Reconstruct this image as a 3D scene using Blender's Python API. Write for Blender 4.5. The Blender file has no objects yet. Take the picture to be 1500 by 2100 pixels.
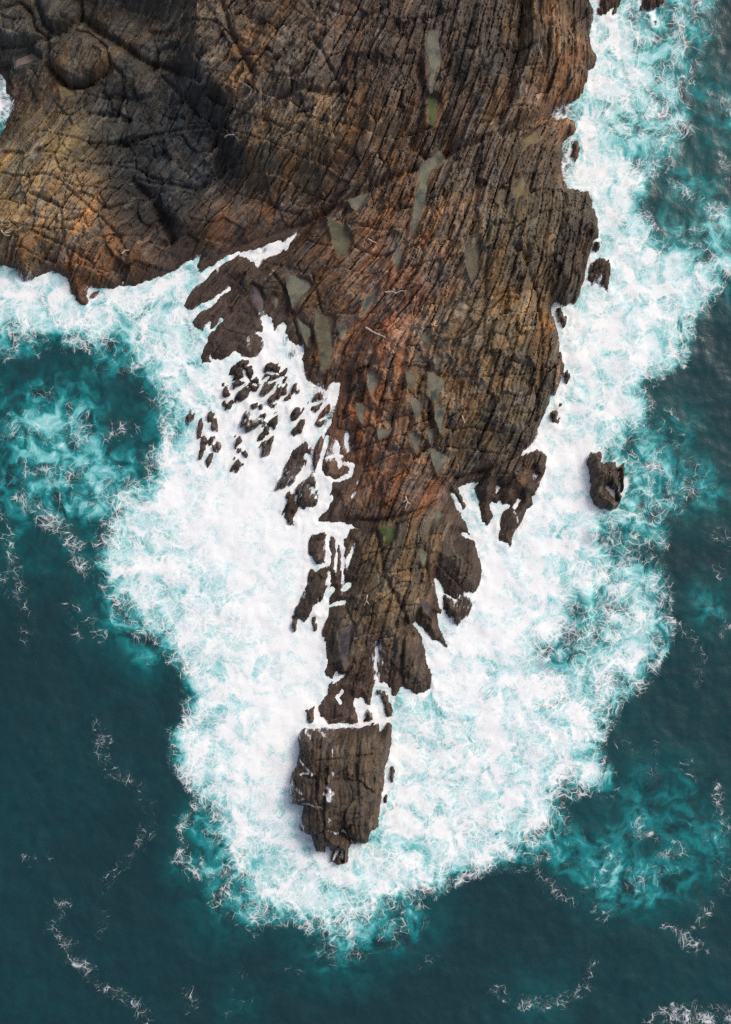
import bpy, math
import numpy as np
from mathutils import Vector

# ------------------------------------------------------------------ camera, sky, sun, exposure
sc = bpy.context.scene
C = sc.collection
CAM_H = 140.0          # drone height in metres above the sea, looking straight down
MPP = 0.05             # metres per photo pixel at sea level
cam_d = bpy.data.cameras.new('camera')
cam = bpy.data.objects.new('camera', cam_d); C.objects.link(cam)
cam.location = (0, 0, CAM_H)
cam_d.sensor_fit = 'HORIZONTAL'
cam_d.angle = 2 * math.atan(37.5 / CAM_H)
cam_d.clip_start = 1.0; cam_d.clip_end = 20000
sc.camera = cam

SUN_EL, SUN_AZ = math.radians(48), math.radians(52)     # azimuth from +Y (top of picture) towards +X
world = bpy.data.worlds.new('World'); sc.world = world; world.use_nodes = True
wn = world.node_tree; wn.nodes.clear()
sky = wn.nodes.new('ShaderNodeTexSky'); sky.sky_type = 'NISHITA'; sky.sun_disc = False
sky.sun_elevation = SUN_EL; sky.sun_rotation = SUN_AZ
sky.air_density = 1.0; sky.dust_density = 6.0; sky.ozone_density = 0.6
bg = wn.nodes.new('ShaderNodeBackground'); bg.inputs[1].default_value = 0.12
wo = wn.nodes.new('ShaderNodeOutputWorld')
wn.links.new(sky.outputs[0], bg.inputs[0]); wn.links.new(bg.outputs[0], wo.inputs[0])
sun_d = bpy.data.lights.new('sun', 'SUN'); sun_d.energy = 1.1; sun_d.angle = math.radians(14)
sun_d.color = (1.0, 0.97, 0.92)
sun = bpy.data.objects.new('sun', sun_d); C.objects.link(sun)
sd_dir = Vector((math.sin(SUN_AZ) * math.cos(SUN_EL), math.cos(SUN_AZ) * math.cos(SUN_EL), math.sin(SUN_EL)))
sun.rotation_euler = sd_dir.to_track_quat('Z', 'Y').to_euler()
sun.location = sd_dir * 200
sc.view_settings.view_transform = 'Standard'; sc.view_settings.look = 'None'
sc.view_settings.gamma = 1.0; sc.view_settings.use_curve_mapping = False
sc.view_settings.exposure = 0.0
sc.cycles.use_denoising = False; sc.cycles.max_bounces = 3; sc.cycles.diffuse_bounces = 2; sc.cycles.glossy_bounces = 1; sc.cycles.transmission_bounces = 0

# ------------------------------------------------------------------ numeric helpers
rng = np.random.default_rng(11)
f32 = np.float32
def W(px, py, h=0.0):
    """photo pixel -> world x, y for a point at height h"""
    k = MPP * (CAM_H - h) / CAM_H
    return ((px - 750) * k, (1050 - py) * k)
def srgb(r, g, b):
    v = np.array([r, g, b], float) / 255
    return np.where(v <= 0.04045, v / 12.92, ((v + 0.055) / 1.055) ** 2.4)
def sstep(a, b, x):
    t = np.clip((x - a) / (b - a), 0, 1); return t * t * (3 - 2 * t)

D = 0.11
X0, Y0 = -44.55, -59.95
NX, NY = 811, 1091
xs = (X0 + D * np.arange(NX)).astype(f32); ys = (Y0 + D * np.arange(NY)).astype(f32)
GX, GY = np.meshgrid(xs, ys)

PT = rng.permutation(512); PT = np.concatenate([PT, PT, PT])
GA = rng.random(512) * 2 * np.pi
GRX, GRY = np.cos(GA).astype(f32), np.sin(GA).astype(f32)
RND = rng.random((512, 6)).astype(f32)
def hsh(i, j, k=0):
    return PT[(PT[(i + 37 * k) & 511] + j) & 511]
def perlin(x, y, k=0):
    xi = np.floor(x).astype(np.int64); yi = np.floor(y).astype(np.int64)
    fx = (x - xi).astype(f32); fy = (y - yi).astype(f32)
    u = fx * fx * fx * (fx * (fx * 6 - 15) + 10); v = fy * fy * fy * (fy * (fy * 6 - 15) + 10)
    def g(a, b):
        h = hsh(xi + a, yi + b, k); return GRX[h] * (fx - a) + GRY[h] * (fy - b)
    a = g(0, 0); a = a + u * (g(1, 0) - a); b = g(0, 1); b = b + u * (g(1, 1) - b)
    return a + v * (b - a)
def fbm(x, y, octs=4, k=0, gain=0.5):
    s = 0; a = 1.0
    for o in range(octs):
        s = s + a * perlin(x * 2 ** o + 17.3 * o, y * 2 ** o - 9.1 * o, k + o); a *= gain
    return s
def voronoi(u, v, k=0, jit=0.9):
    """returns distance gap F2-F1 and a cell code with cell centre"""
    ui = np.floor(u).astype(np.int64); vi = np.floor(v).astype(np.int64)
    f1 = np.full(u.shape, 9e9, f32); f2 = f1.copy()
    cid = np.zeros(u.shape, np.int64); du = np.zeros(u.shape, f32); dv = du.copy()
    for a in (-1, 0, 1):
        for b in (-1, 0, 1):
            h = hsh(ui + a, vi + b, k)
            pu = (ui + a + 0.5 + jit * (RND[h, 0] - 0.5) - u).astype(f32)
            pv = (vi + b + 0.5 + jit * (RND[h, 1] - 0.5) - v).astype(f32)
            d = pu * pu + pv * pv
            m = d < f1
            f2 = np.where(m, f1, np.minimum(f2, d)); f1 = np.where(m, d, f1)
            cid = np.where(m, (ui + a) * 100003 + (vi + b), cid)
            du = np.where(m, -pu, du); dv = np.where(m, -pv, dv)
    return np.sqrt(f2) - np.sqrt(f1), cid, du, dv
def crand(cid, k):
    h = (cid * 2654435761 + k * 97531) & 0xFFFFFFFF
    h = ((h ^ (h >> 15)) * 2246822519) & 0xFFFFFFFF
    h = h ^ (h >> 13)
    return ((h & 0xFFFF) / 65535.0).astype(f32)

def seg_update(out, p, q, R, r0=0.0, r1=0.0):
    """out = min(out, distance to segment - radius) in a window round it"""
    (x0, y0), (x1, y1) = p, q
    i0 = max(0, int((min(x0, x1) - R - X0) / D)); i1 = min(NX, int((max(x0, x1) + R - X0) / D) + 2)
    j0 = max(0, int((min(y0, y1) - R - Y0) / D)); j1 = min(NY, int((max(y0, y1) + R - Y0) / D) + 2)
    if i1 <= i0 or j1 <= j0: return
    gx = xs[None, i0:i1]; gy = ys[j0:j1, None]
    ex, ey = x1 - x0, y1 - y0; L = ex * ex + ey * ey + 1e-9
    t = np.clip(((gx - x0) * ex + (gy - y0) * ey) / L, 0, 1)
    d = np.sqrt((gx - x0 - t * ex) ** 2 + (gy - y0 - t * ey) ** 2) - (r0 + (r1 - r0) * t)
    w = out[j0:j1, i0:i1]; np.minimum(w, d, out=w)
def inside(poly):
    par = np.zeros((NY, NX + 1), np.int8)
    n = len(poly)
    for a in range(n):
        (x0, y0), (x1, y1) = poly[a], poly[(a + 1) % n]
        if y0 == y1: continue
        if y0 > y1: x0, y0, x1, y1 = x1, y1, x0, y0
        j0 = max(0, int(math.ceil((y0 - Y0) / D))); j1 = min(NY - 1, int(math.ceil((y1 - Y0) / D)) - 1)
        if j1 < j0: continue
        jj = np.arange(j0, j1 + 1)
        xc = x0 + (ys[jj] - y0) * (x1 - x0) / (y1 - y0)
        ci = np.clip(np.ceil((xc - X0) / D).astype(int), 0, NX)
        np.bitwise_xor.at(par, (jj, ci), 1)
    return (np.cumsum(par[:, :NX], axis=1) & 1).astype(bool)
def poly_sd(poly, R=7.0):
    """signed distance, positive inside, capped at R"""
    d = np.full((NY, NX), R, f32)
    for a in range(len(poly)): seg_update(d, poly[a], poly[(a + 1) % len(poly)], R)
    return np.where(inside(poly), d, -d)
def wpoly(pts, h=0.0): return [W(px, py, h) for px, py in pts]

CS = 0.8                                                    # coarse grid for slow fields
cxs = np.arange(X0, X0 + D * NX + CS, CS); cys = np.arange(Y0, Y0 + D * NY + CS, CS)
CX, CY = np.meshgrid(cxs, cys)
def up(c):
    """bilinear upsample of a coarse field"""
    fx = (xs - cxs[0]) / CS; fy = (ys - cys[0]) / CS
    ix = np.clip(fx.astype(int), 0, len(cxs) - 2); iy = np.clip(fy.astype(int), 0, len(cys) - 2)
    tx = (fx - ix)[None, :]; ty = (fy - iy)[:, None]
    a = c[np.ix_(iy, ix)]; b = c[np.ix_(iy, ix + 1)]; e = c[np.ix_(iy + 1, ix)]; f = c[np.ix_(iy + 1, ix + 1)]
    return ((a * (1 - tx) + b * tx) * (1 - ty) + (e * (1 - tx) + f * tx) * ty).astype(f32)
def scatter(pts, sig, hf=None):
    """normalised gaussian interpolation of (px, py, value...); hf gives the height of the point"""
    X = CX; Y = CY
    num = 0; den = 1e-12
    for p in pts:
        x, y = W(p[0], p[1], hf(p) if hf else 0.0)
        w = np.exp(-((X - x) ** 2 + (Y - y) ** 2) / (2 * sig * sig)) + 1e-4 / (1 + (X - x) ** 2 + (Y - y) ** 2)
        num = num + w[..., None] * np.array(p[2:], float); den = den + w
    r = num / den[..., None]
    return r[..., 0] if r.shape[-1] == 1 else r

# ------------------------------------------------------------------ outlines read off the photograph (pixels)
MAIN = [(1190,-170),(1195,-40),(1208,0),(1213,10),(1220,25),(1218,45),(1212,62),(1211,75),(1214,95),(1227,117),(1222,138),
 (1206,148),(1205,165),(1197,190),(1188,203),(1165,215),(1145,225),(1134,236),(1140,246),(1150,243),(1160,238),(1172,242),
 (1178,252),(1183,265),(1175,275),(1166,280),(1158,292),(1154,305),(1158,320),(1155,333),(1153,345),(1158,365),(1162,380),
 (1165,386),(1185,388),(1207,390),(1213,400),(1215,425),(1222,430),(1227,445),(1229,470),(1229,488),(1218,495),(1212,515),
 (1208,530),(1204,548),(1200,570),(1197,580),(1192,605),(1178,620),(1160,632),(1148,625),(1138,624),(1133,636),(1136,655),
 (1140,668),(1147,690),(1152,720),(1155,745),(1154,770),(1148,790),(1143,805),(1140,815),(1133,812),(1128,830),(1120,840),
 (1112,860),(1103,880),(1100,900),(1090,915),(1075,925),(1062,938),(1085,926),(1100,921),(1112,922),(1121,935),(1123,955),
 (1117,975),(1112,985),(1103,1005),(1100,1015),(1092,1020),(1093,1035),(1083,1045),(1078,1062),(1070,1075),(1058,1090),
 (1052,1105),(1053,1115),(1047,1128),(1040,1117),(1022,1110),(1021,1095),(1022,1080),(1027,1063),(1033,1050),(1045,1037),
 (1029,1039),(1026,1027),(1020,1037),(1010,1030),(1007,1043),(1013,1057),(1008,1067),(1000,1082),(995,1076),(985,1063),
 (982,1027),(970,1003),(980,990),(960,993),(943,1001),(950,1020),(958,1042),(950,1048),(938,1028),(927,1013),(943,1050),
 (963,1085),(980,1122),(987,1150),(990,1180),(985,1200),(978,1215),(970,1222),(962,1215),(950,1218),(935,1232),(913,1217),
 (900,1195),(893,1188),(898,1212),(903,1235),(908,1250),(905,1260),(897,1258),(900,1280),(908,1300),(915,1315),(921,1332),
 (912,1325),(905,1318),(885,1315),(878,1300),(865,1290),(851,1279),(864,1298),(872,1323),(877,1356),(884,1375),(888,1397),
 (883,1411),(872,1420),(853,1426),(840,1417),(824,1413),(813,1430),(802,1426),(800,1411),(787,1401),(776,1400),(768,1404),
 (765,1425),(760,1446),(752,1445),(742,1433),(730,1434),
 (729,1446),(735,1462),(738,1484),(715,1486),(690,1489),(675,1487),(668,1475),(656,1472),(650,1452),(662,1435),(670,1420),
 (672,1405),(680,1395),(670,1390),(663,1382),(668,1370),(668,1340),(663,1315),(659,1298),(667,1270),(675,1243),(676,1200),(675,1165),(674,1140),(675,1108),(682,1098),(688,1100),(694,1112),
 (700,1105),(711,1103),(716,1082),(706,1073),(692,1074),(672,1070),(652,1070),(664,1048),(674,1022),(676,1000),(676,988),(664,978),(659,958),
 (663,925),(664,900),(662,888),(670,880),(678,870),(681,850),(687,827),(693,810),(697,786),
 (683,787),(670,803),(663,797),(650,790),(630,783),(627,763),(617,737),(622,713),(603,710),(590,697),(583,683),(585,667),
 (580,663),(563,677),(560,663),(540,640),(533,645),(540,668),(543,683),(525,681),(538,690),(543,707),(530,737),(500,733),
 (485,723),(470,737),(450,740),(433,733),(430,743),(413,747),(410,733),(418,707),(427,683),(453,658),(437,677),(427,678),
 (432,660),(422,667),(417,680),(400,673),(395,660),(407,640),(427,629),(450,609),(427,620),(403,633),(383,638),(377,627),
 (380,610),(400,590),(410,581),(425,567),(440,552),(467,534),(490,522),(503,525),(512,530),(523,540),(528,548),(540,530),
 (565,522),(583,507),(598,495),(610,481),(595,486),(581,497),(574,493),(560,500),(550,503),(525,513),(503,520),(490,517),
 (467,529),(433,548),(413,563),(402,560),(402,545),(408,527),(398,533),(367,550),(333,567),(300,578),(277,587),(253,585),
 (230,593),(207,590),(182,591),(177,607),(184,617),(177,628),(163,627),(153,613),(140,597),(137,573),(120,563),(107,557),
 (83,567),(60,580),(43,578),(37,567),(20,550),(0,547),(-60,560),(-135,540),(-135,330),(-60,300),(-10,292),(8,262),(17,235),
 (22,215),(12,190),(10,165),(-8,150),(-60,130),(-135,110),(-135,-170)]

# foam-filled gaps cut into the rock: polylines with half widths in pixels
GAPS = [[(476,783,1),(500,778,1.4),(532,792,1)], [(536,792,1),(575,776,1.5)], [(546,764,1),(573,768,1.3)], [(548,834,1),(572,822,1.2)], [(556,856,1),(572,846,1.2)], [(528,912,1),(558,892,1.3)], [(500,862,1),(546,858,1.4)], [(486,918,1),(500,906,1.2)], [(498,755,1),(508,785,1.4)], [(640,830,1),(662,822,1.3)], [(655,862,1),(676,852,1.3)], [(774,1330,2),(771,1365,2),(774,1398,4)], [(668,985,3),(664,1010,7),(660,1035,8),(640,1062,8),(622,1082,7)], [(672,895,2),(664,925,4),(652,965,4),(660,985,5)],
 [(640,1000,3),(650,1022,3)], [(690,1085,8),(672,1090,5)], [(700,1083,10),(700,1105,5),(702,1140,1.8),(704,1190,1.1)],
 [(692,1095,3),(691,1140,1.3),(688,1165,.9)], [(674,1098,3),(671,1140,1.5),(671,1165,1.5)],
 [(640,1163,1.4),(655,1160,1),(672,1157,1.4)], [(727,1115,1.5),(718,1140,3),(712,1165,1)], [(690,905,2),(690,925,4),(698,950,4),(694,965,2)],
 [(712,890,2),(710,905,3),(715,925,2)], [(722,955,1.5),(720,975,1.5),(690,985,2),(672,985,3)], [(700,935,3),(683,935,2),(668,940,2)],
 [(662,1245,7),(655,1275,6),(656,1300,5)], [(650,1242,2),(640,1262,2)], [(680,1210,6),(664,1235,5)], [(715,1200,3),(705,1208,2)],
 [(708,1235,2.5),(690,1238,1.5),(676,1243,1.5)], [(893,1190,1),(900,1220,1.5),(907,1245,3)], [(948,1095,1.5),(972,1105,1.5)],
 [(1064,1026,3),(1056,1040,2)], [(1098,975,3),(1095,982,2)], [(1022,1000,3),(1019,1010,1.5)], [(700,1075,3),(735,1085,0.8)],
 [(622,1493,2.5),(660,1490,4),(700,1489,4),(740,1489,2.5),(768,1478,4),(790,1478,6)], [(690,1380,2),(688,1395,2.5),(705,1385,1.5)],
 [(700,1420,2),(692,1430,2),(698,1440,1)], [(650,1455,2.5),(652,1480,2)], [(748,1470,3),(740,1488,2)],
 [(705,1704,2),(716,1715,1.5),(725,1730,1.5)],
 [(685,1762,1),(690,1745,1.5)], [(703,1762,1),(702,1745,1.5)], 
 [(1245,1000,2.5),(1258,1010,4),(1262,1025,2)], [(1268,965,2),(1270,990,1.5),(1274,1015,1.5)], [(1215,540,1.5),(1213,560,1.5)],
 [(254,588,1.5),(253,578,1)], [(1256,18,2.5),(1246,29,2)], [(445,610,2),(460,600,1.5),(470,592,1)]]

ROCKS = [  # (label, outline)
 ('square tip block of dark layered rock cut off by a white channel', [(622,1494),(670,1493),(714,1494),(754,1489),(775,1487),(780,1499),(784,1496),(795,1485),(802,1488),(802,1514),(798,1543),(791,1573),(787,1598),(782,1631),(778,1668),(775,1695),(760,1705),(756,1727),(745,1729),(721,1730),(714,1741),(712,1767),(696,1771),(677,1767),(683,1745),(670,1734),(666,1747),(650,1745),(644,1727),(637,1712),(615,1701),(619,1675),(622,1652),(597,1646),(595,1617),(600,1587),(611,1562),(615,1536),(613,1514)]),
 ('notched dark islet standing alone in the surf off the right shore', [(1205,940),(1213,928),(1230,927),(1235,933),(1233,947),(1240,950),(1250,945),(1262,948),(1267,960),(1280,950),(1280,997),(1277,1017),(1270,1033),(1260,1043),(1250,1047),(1240,1042),(1223,1040),(1213,1023),(1210,1010),(1213,993),(1207,963)]),
 ('long rounded rock finger with foam veils, left of the lower spine', [(637,1168),(650,1170),(672,1162),(672,1195),(665,1228),(648,1240),(640,1262),(625,1272),(612,1265),(607,1280),(605,1295),(600,1285),(602,1265),(610,1245),(625,1215),(633,1190)]),
 ('dark rock directly above the long rounded rock finger', [(640,1100),(655,1092),(668,1090),(669,1140),(668,1154),(650,1160),(640,1142),(630,1133),(633,1110)]),
 ('big smooth domed rock half veiled by white water', [(583,960),(600,925),(625,905),(635,908),(637,930),(625,935),(630,945),(620,965),(607,975),(605,985),(580,1003),(567,1003),(570,985),(577,975)]),
 ('brown jagged rock just below the big smooth domed rock', [(587,1013),(603,1010),(605,1025),(613,1047),(603,1055),(603,1077),(590,1075),(580,1060),(585,1040)]),
 ('tall dark rock between the smooth dome and the headland', [(608,1000),(632,980),(643,965),(645,985),(653,1015),(648,1033),(635,1042),(620,1048),(610,1035),(611,1015)]),
 ('narrow dark upright rock beside the headland above two streams', [(652,905),(660,893),(666,900),(660,925),(651,955),(645,970),(641,945),(646,925)]),
 ('largest dark angular rock in the white wash left of the headland', [(478,757),(497,740),(507,742),(517,760),(523,777),(530,803),(523,807),(513,787),(497,797),(483,797),(478,780)]),
 ('small rock touching the underside of the largest wash rock', [(490,803),(513,798),(507,813),(497,823),(488,822)]),
 ('broad squarish wash rock right of the largest wash rock', [(547,750),(557,747),(567,750),(572,750),(573,783),(563,797),(547,803),(537,807),(538,790),(547,773)]),
 ('long thin wash rock below the broad squarish one', [(550,820),(573,797),(577,803),(568,837),(570,867),(563,880),(553,870),(560,847),(557,833)]),
 ('tiny upper rock of three in the column beside the squarish rock', [(580,770),(588,762),(590,777),(583,783)]),
 ('slender wedge rock just right of the long thin wash rock', [(587,788),(593,810),(588,823),(580,820)]),
 ('small pointed rock nearest the foam-edged shore above', [(597,803),(602,783),(608,790),(608,803)]),
 ('small broken rock streaked with foam, upper of a close pair', [(597,847),(605,833),(617,840),(613,858),(602,861)]),
 ('small broken rock streaked with foam, lower of a close pair', [(602,880),(617,862),(622,866),(617,883),(607,893),(602,887)]),
 ('dark rock between white rivulets close to the rusty shore, upper', [(640,817),(650,805),(662,813),(655,840),(640,843),(634,830)]),
 ('reddish brown rock between white rivulets close to the rusty shore, lower', [(657,853),(673,833),(677,847),(668,868),(660,877),(645,867)]),
 ('thin upright rock at the left of the largest wash rock', [(457,787),(468,788),(467,803),(470,810),(460,810),(456,797)]),
 ('tiny flat rock below the thin upright wash rock', [(462,827),(472,825),(470,832),(462,835)]),
 ('topmost sliver of the outer left cluster of splinter rocks', [(428,847),(440,850),(442,880),(436,884),(430,870)]),
 ('stubby left splinter rock in the outer left cluster', [(410,887),(420,890),(425,907),(415,910),(407,900)]),
 ('middle splinter rock in the outer left cluster', [(430,893),(440,900),(442,920),(432,920)]),
 ('lower left splinter rock in the outer left cluster', [(417,915),(425,923),(415,943),(410,937)]),
 ('lowest splinter rock in the outer left cluster', [(427,928),(433,931),(431,950),(426,957)]),
 ('rightmost splinter rock in the outer left cluster', [(444,903),(451,920),(446,927)]),
 ('hair-thin leftmost splinter rock in the outer left cluster', [(410,867),(414,858),(412,880),(407,885)]),
 ('small slanting rock above the foam-veined wash rock', [(517,833),(532,827),(537,837),(520,841)]),
 ('foam-veined low wash rock above the dark pointed one', [(502,850),(513,846),(512,862),(523,863),(542,850),(547,867),(530,877),(510,883),(497,873)]),
 ('dark pointed wash rock fading into foam at its foot', [(530,897),(550,876),(557,900),(550,923),(540,933),(530,920)]),
 ('narrow tilted wash rock above a spray-hit stump', [(483,897),(492,893),(498,913),(505,933),(490,930)]),
 ('spray-hit stump of rock below the narrow tilted wash rock', [(473,960),(483,937),(493,950),(487,957),(477,965)]),
 ('tiny dark rock at the far left rim of the white wash', [(385,853),(392,840),(394,870),(388,875)]),
 ('small brown rock breaking the surf beside the right cliff, foam behind it', [(1172,292),(1185,288),(1190,305),(1187,325),(1178,334),(1170,318)]),
 ('little round rock tucked under the right cliff edge', [(1214,512),(1222,493),(1231,497),(1232,512),(1224,518)]),
 ('brown foam-raked rock at the foot of the tall right cliff', [(1214,540),(1230,530),(1250,532),(1253,560),(1252,590),(1246,600),(1235,585),(1222,580),(1214,590),(1207,575),(1207,555)]),
 ('small dark rock below the gap under the tall right cliff', [(1141,632),(1150,630),(1163,648),(1164,668),(1155,676),(1147,660)]),
 ('small rock in the surf against the lower right shore, upper', [(1157,768),(1164,762),(1167,777),(1160,788)]),
 ('little flat rock in the surf against the lower right shore, middle', [(1145,828),(1156,822),(1155,832),(1148,836)]),
 ('dark rock in the surf against the lower right shore, lower', [(1130,846),(1140,843),(1147,860),(1144,870),(1134,864)]),
 ('brown rock cut by the top edge, nearest the orange cliff', [(1228,28),(1232,0),(1240,-40),(1280,-40),(1272,15),(1263,29),(1248,31)]),
 ('brown rock cut by the top edge, farther out in the surf', [(1313,20),(1318,0),(1320,-40),(1365,-30),(1360,5),(1345,18),(1335,25)]),
 ('tiny rock in the surf below the outer rock at the top edge', [(1340,46),(1345,34),(1350,47),(1344,51)]),
 ('foam-fringed broken rock below the right gully with a spiky foot', [(905,1236),(913,1222),(935,1236),(950,1222),(963,1228),(967,1243),(960,1263),(945,1268),(940,1284),(930,1271),(915,1257)]),
 ('wedge of rock on the right of the narrow neck', [(775,1418),(787,1417),(792,1425),(800,1440),(805,1458),(803,1468),(793,1468),(788,1455),(785,1440)]),
 ('small triangular rock above the tip block channel', [(754,1455),(763,1462),(766,1482),(757,1486),(746,1484),(750,1470)]),
 ('stubby rock on the left of the narrow neck', [(630,1457),(645,1450),(647,1465),(644,1480),(637,1483),(630,1475)]),
 ('small rock clinging to the right side of the tip block', [(797,1573),(806,1569),(811,1573),(804,1602),(799,1590)]),
 ('tiny oval rock off the lower right of the tip block', [(789,1629),(795,1631),(793,1648),(787,1646)]),
 ('low rock at the edge of the left cove below the rust shore', [(187,608),(195,599),(205,598),(200,606),(191,612)]),
 ('thin rock on the left of the pair below the finger rock', [(640,1266),(648,1264),(650,1280),(648,1292),(643,1284)]),
]
BOULDERS = [
 ('big rounded boulder lodged in the dark gully, upper left', [(100,130),(97,113),(123,77),(153,60),(177,63),(197,77),(217,97),(223,130),(217,143),(193,160),(167,173),(143,173),(127,163),(110,147)]),
 ('dark wedge boulder above the big rounded boulder at the top edge', [(70,-15),(163,-15),(163,22),(153,40),(112,68),(90,48)]),
 ('low dark boulder in the upper left corner', [(-20,30),(40,5),(62,25),(70,60),(92,72),(60,92),(0,95),(-20,80)]),
]

# ------------------------------------------------------------------ heights
HP = [(600,-150,18),(300,-150,16),(0,-150,11),(1100,-150,17),(100,30,8),(160,115,7),(40,200,2.5),(300,120,6),(300,230,2.8),
 (330,400,1.6),(250,330,3.2),(120,350,8),(60,450,7),(200,500,6.5),(420,450,5),(380,330,3.5),(450,80,14),(600,100,17),(560,250,13),
 (700,200,16),(800,120,17),(880,150,13),(1000,100,16.5),(1120,100,15),(1180,120,10),(1065,70,12.5),(1000,230,13),(890,330,8.5),
 (750,380,8),(620,440,5.5),(520,475,3.5),(700,480,8.5),(800,450,10),(950,400,13),(1100,320,12),(1150,450,12),(1195,450,10),
 (1080,500,15),(1110,600,13),(1060,700,14),(1000,600,14),(1000,800,12),(1080,800,10),(900,600,12),(900,800,10),(800,650,9),
 (700,600,6.5),(620,620,4),(500,600,2.4),(480,690,2.2),(650,720,4.5),(740,780,6.5),(720,900,4.5),(800,900,8),(900,950,9),
 (1000,930,8),(860,1010,6),(760,1050,4),(1050,980,4),(800,1120,5.5),(900,1120,4.5),(850,1200,4.5),(780,1250,5.5),(720,1300,3.5),
 (850,1350,4),(700,1430,2.2),(700,1600,2.8),(640,1600,1.8),(765,1600,3.0),(-100,450,5),(-100,50,8)]
HP = [(a, b, c * (0.62 if c > 6 else 0.62 + 0.38 * (6 - c) / 6)) for a, b, c in HP]
BP = [(100,400,2.5),(300,550,2.0),(480,650,3.2),(620,750,4.0),(680,1000,4.0),(700,1250,3.0),(700,1600,1.6),(850,1350,1.4),
 (950,1150,3.0),(1060,1020,2.4),(1130,800,2.4),(1190,500,2.4),(1150,300,2.6),(1200,120,2.8),(1190,0,2.8),(1240,980,1.2),(560,820,2.0),(40,200,3)]
base_c = scatter(HP, 2.6, lambda p: p[2]); base = up(base_c); band = up(scatter(BP, 5.0))
def hpx(p):
    """rough height of the ground seen at a photo pixel"""
    hh = 0.0
    for _ in range(5):
        x, y = W(p[0], p[1], hh)
        i = int(np.clip(round((x - cxs[0]) / CS), 0, len(cxs) - 1)); j = int(np.clip(round((y - cys[0]) / CS), 0, len(cys) - 1))
        hh = 0.5 * hh + 0.5 * float(base_c[j, i])
    return hh

# strata direction field -> coordinates s (along) and t (across), by a Poisson solve on the coarse grid
AP = [(100,100,60),(300,80,50),(470,120,40),(620,60,45),(700,250,52),(560,300,45),(800,100,60),(900,100,75),(1000,60,70),(1150,60,104),
 (1100,180,66),(950,200,66),(700,430,36),(600,460,30),(500,490,28),(680,560,42),(620,700,72),(760,600,52),(850,450,70),(950,450,76),
 (1050,450,80),(1160,470,88),(1180,550,84),(900,650,76),(1000,700,62),(1085,750,86),(1100,850,80),(950,850,74),(850,800,90),(760,850,97),
 (740,950,97),(850,950,80),(900,1000,45),(1000,920,50),(1050,1000,72),(780,1150,80),(850,1200,74),(930,1150,98),(860,1350,90),
 (750,1350,84),(700,1450,80),(700,1600,92),(640,1600,96),(450,580,40),(450,650,45),(480,720,52),(150,480,45),(60,400,60),(150,350,50),
 (300,250,65),(350,400,22),(250,540,32),(500,850,80),(600,950,62),(1240,980,86)]
a2 = scatter([(p[0], p[1], math.cos(2 * math.radians(p[2])), math.sin(2 * math.radians(p[2]))) for p in AP], 3.2, hpx)
ang = 0.5 * np.arctan2(a2[..., 1], a2[..., 0]); ang = np.where(ang < -0.3, ang + np.pi, ang)
def poisson_once(vx, vy):
    b = np.zeros_like(vx)
    def Ax(p):
        gx = np.diff(p, axis=1); gy = np.diff(p, axis=0); r = np.zeros_like(p)
        r[:, :-1] -= gx; r[:, 1:] += gx; r[:-1] -= gy; r[1:] += gy
        return r + 1e-7 * p
    ex = 0.5 * (vx[:, 1:] + vx[:, :-1]) * CS; ey = 0.5 * (vy[1:] + vy[:-1]) * CS
    b[:, :-1] -= ex; b[:, 1:] += ex; b[:-1] -= ey; b[1:] += ey
    x = np.zeros_like(b); r = b.copy(); p = r.copy(); rs = (r * r).sum()
    for _ in range(400):
        q = Ax(p); al = rs / (p * q).sum(); x += al * p; r -= al * q
        n = (r * r).sum()
        if n < 1e-8: break
        p = r + n / rs * p; rs = n
    return x
def poisson(nx, ny):
    lam = np.ones_like(nx)
    for _ in range(6):
        q = poisson_once(lam * nx, lam * ny)
        gy, gx = np.gradient(q, CS)
        lam = np.clip(0.5 * lam + 0.5 * (gx * nx + gy * ny), .45, 2.2)
    return q
SG = up(poisson(np.cos(ang), np.sin(ang))); TG = up(poisson(-np.sin(ang), np.cos(ang)))
SG = SG + 0.5 * fbm(GX * .3, GY * .3, 2, 21); TG = TG + 0.24 * fbm(GX * .3, GY * .3, 3, 31) + 0.03 * fbm(GX * 1.6, GY * 1.6, 2, 35)

sd = poly_sd(wpoly(MAIN)); owner = np.full((NY, NX), 0, np.int16)
gap = np.full((NY, NX), 7.0, f32)
for g in GAPS:
    for a, b in zip(g[:-1], g[1:]):
        seg_update(gap, W(a[0], a[1]), W(b[0], b[1]), 7.0, (a[2] - .5) * MPP, (b[2] - .5) * MPP)
shard = TG + 0.25 * SG + 0.2 * fbm(GX * .8, GY * .8, 2, 27); shard = shard / 1.05 - np.floor(shard / 1.05)
shard = 0.24 - 0.46 * np.exp(-((shard - .5) / .13) ** 2) + 0.3 * fbm(SG * .6, TG * 3.0, 2, 23)      # wash threads between the splinters
for i, (lab, pl) in enumerate(ROCKS):
    s = poly_sd(wpoly(pl), 3.0)
    s = s + (shard if 7 < i < 34 else 0.08 + (0.2 * fbm(SG * .6, TG * 3.4, 2, 23) if i > 1 else 0))
    m = s > sd
    owner[m] = i + 1; sd = np.where(m, s, sd)
sd_raw = np.minimum(sd, gap)
wob = 0.13 * fbm(GX * 1.1, GY * 1.1, 3, 3) + 0.16 * fbm(GX * 0.45, GY * 0.45, 2, 9)
wob = 0.7 * wob + 0.17 * fbm(SG * .55, TG * 2.4, 3, 13, .6)
sd = sd_raw + wob.astype(f32)
land = sd > -1.1
LI = np.nonzero(land)
lx, ly = GX[LI], GY[LI]; lsd = sd[LI]; lb = base[LI]; lband = band[LI]; lown = owner[LI]
SS = SG[LI]; TT = TG[LI]

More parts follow.
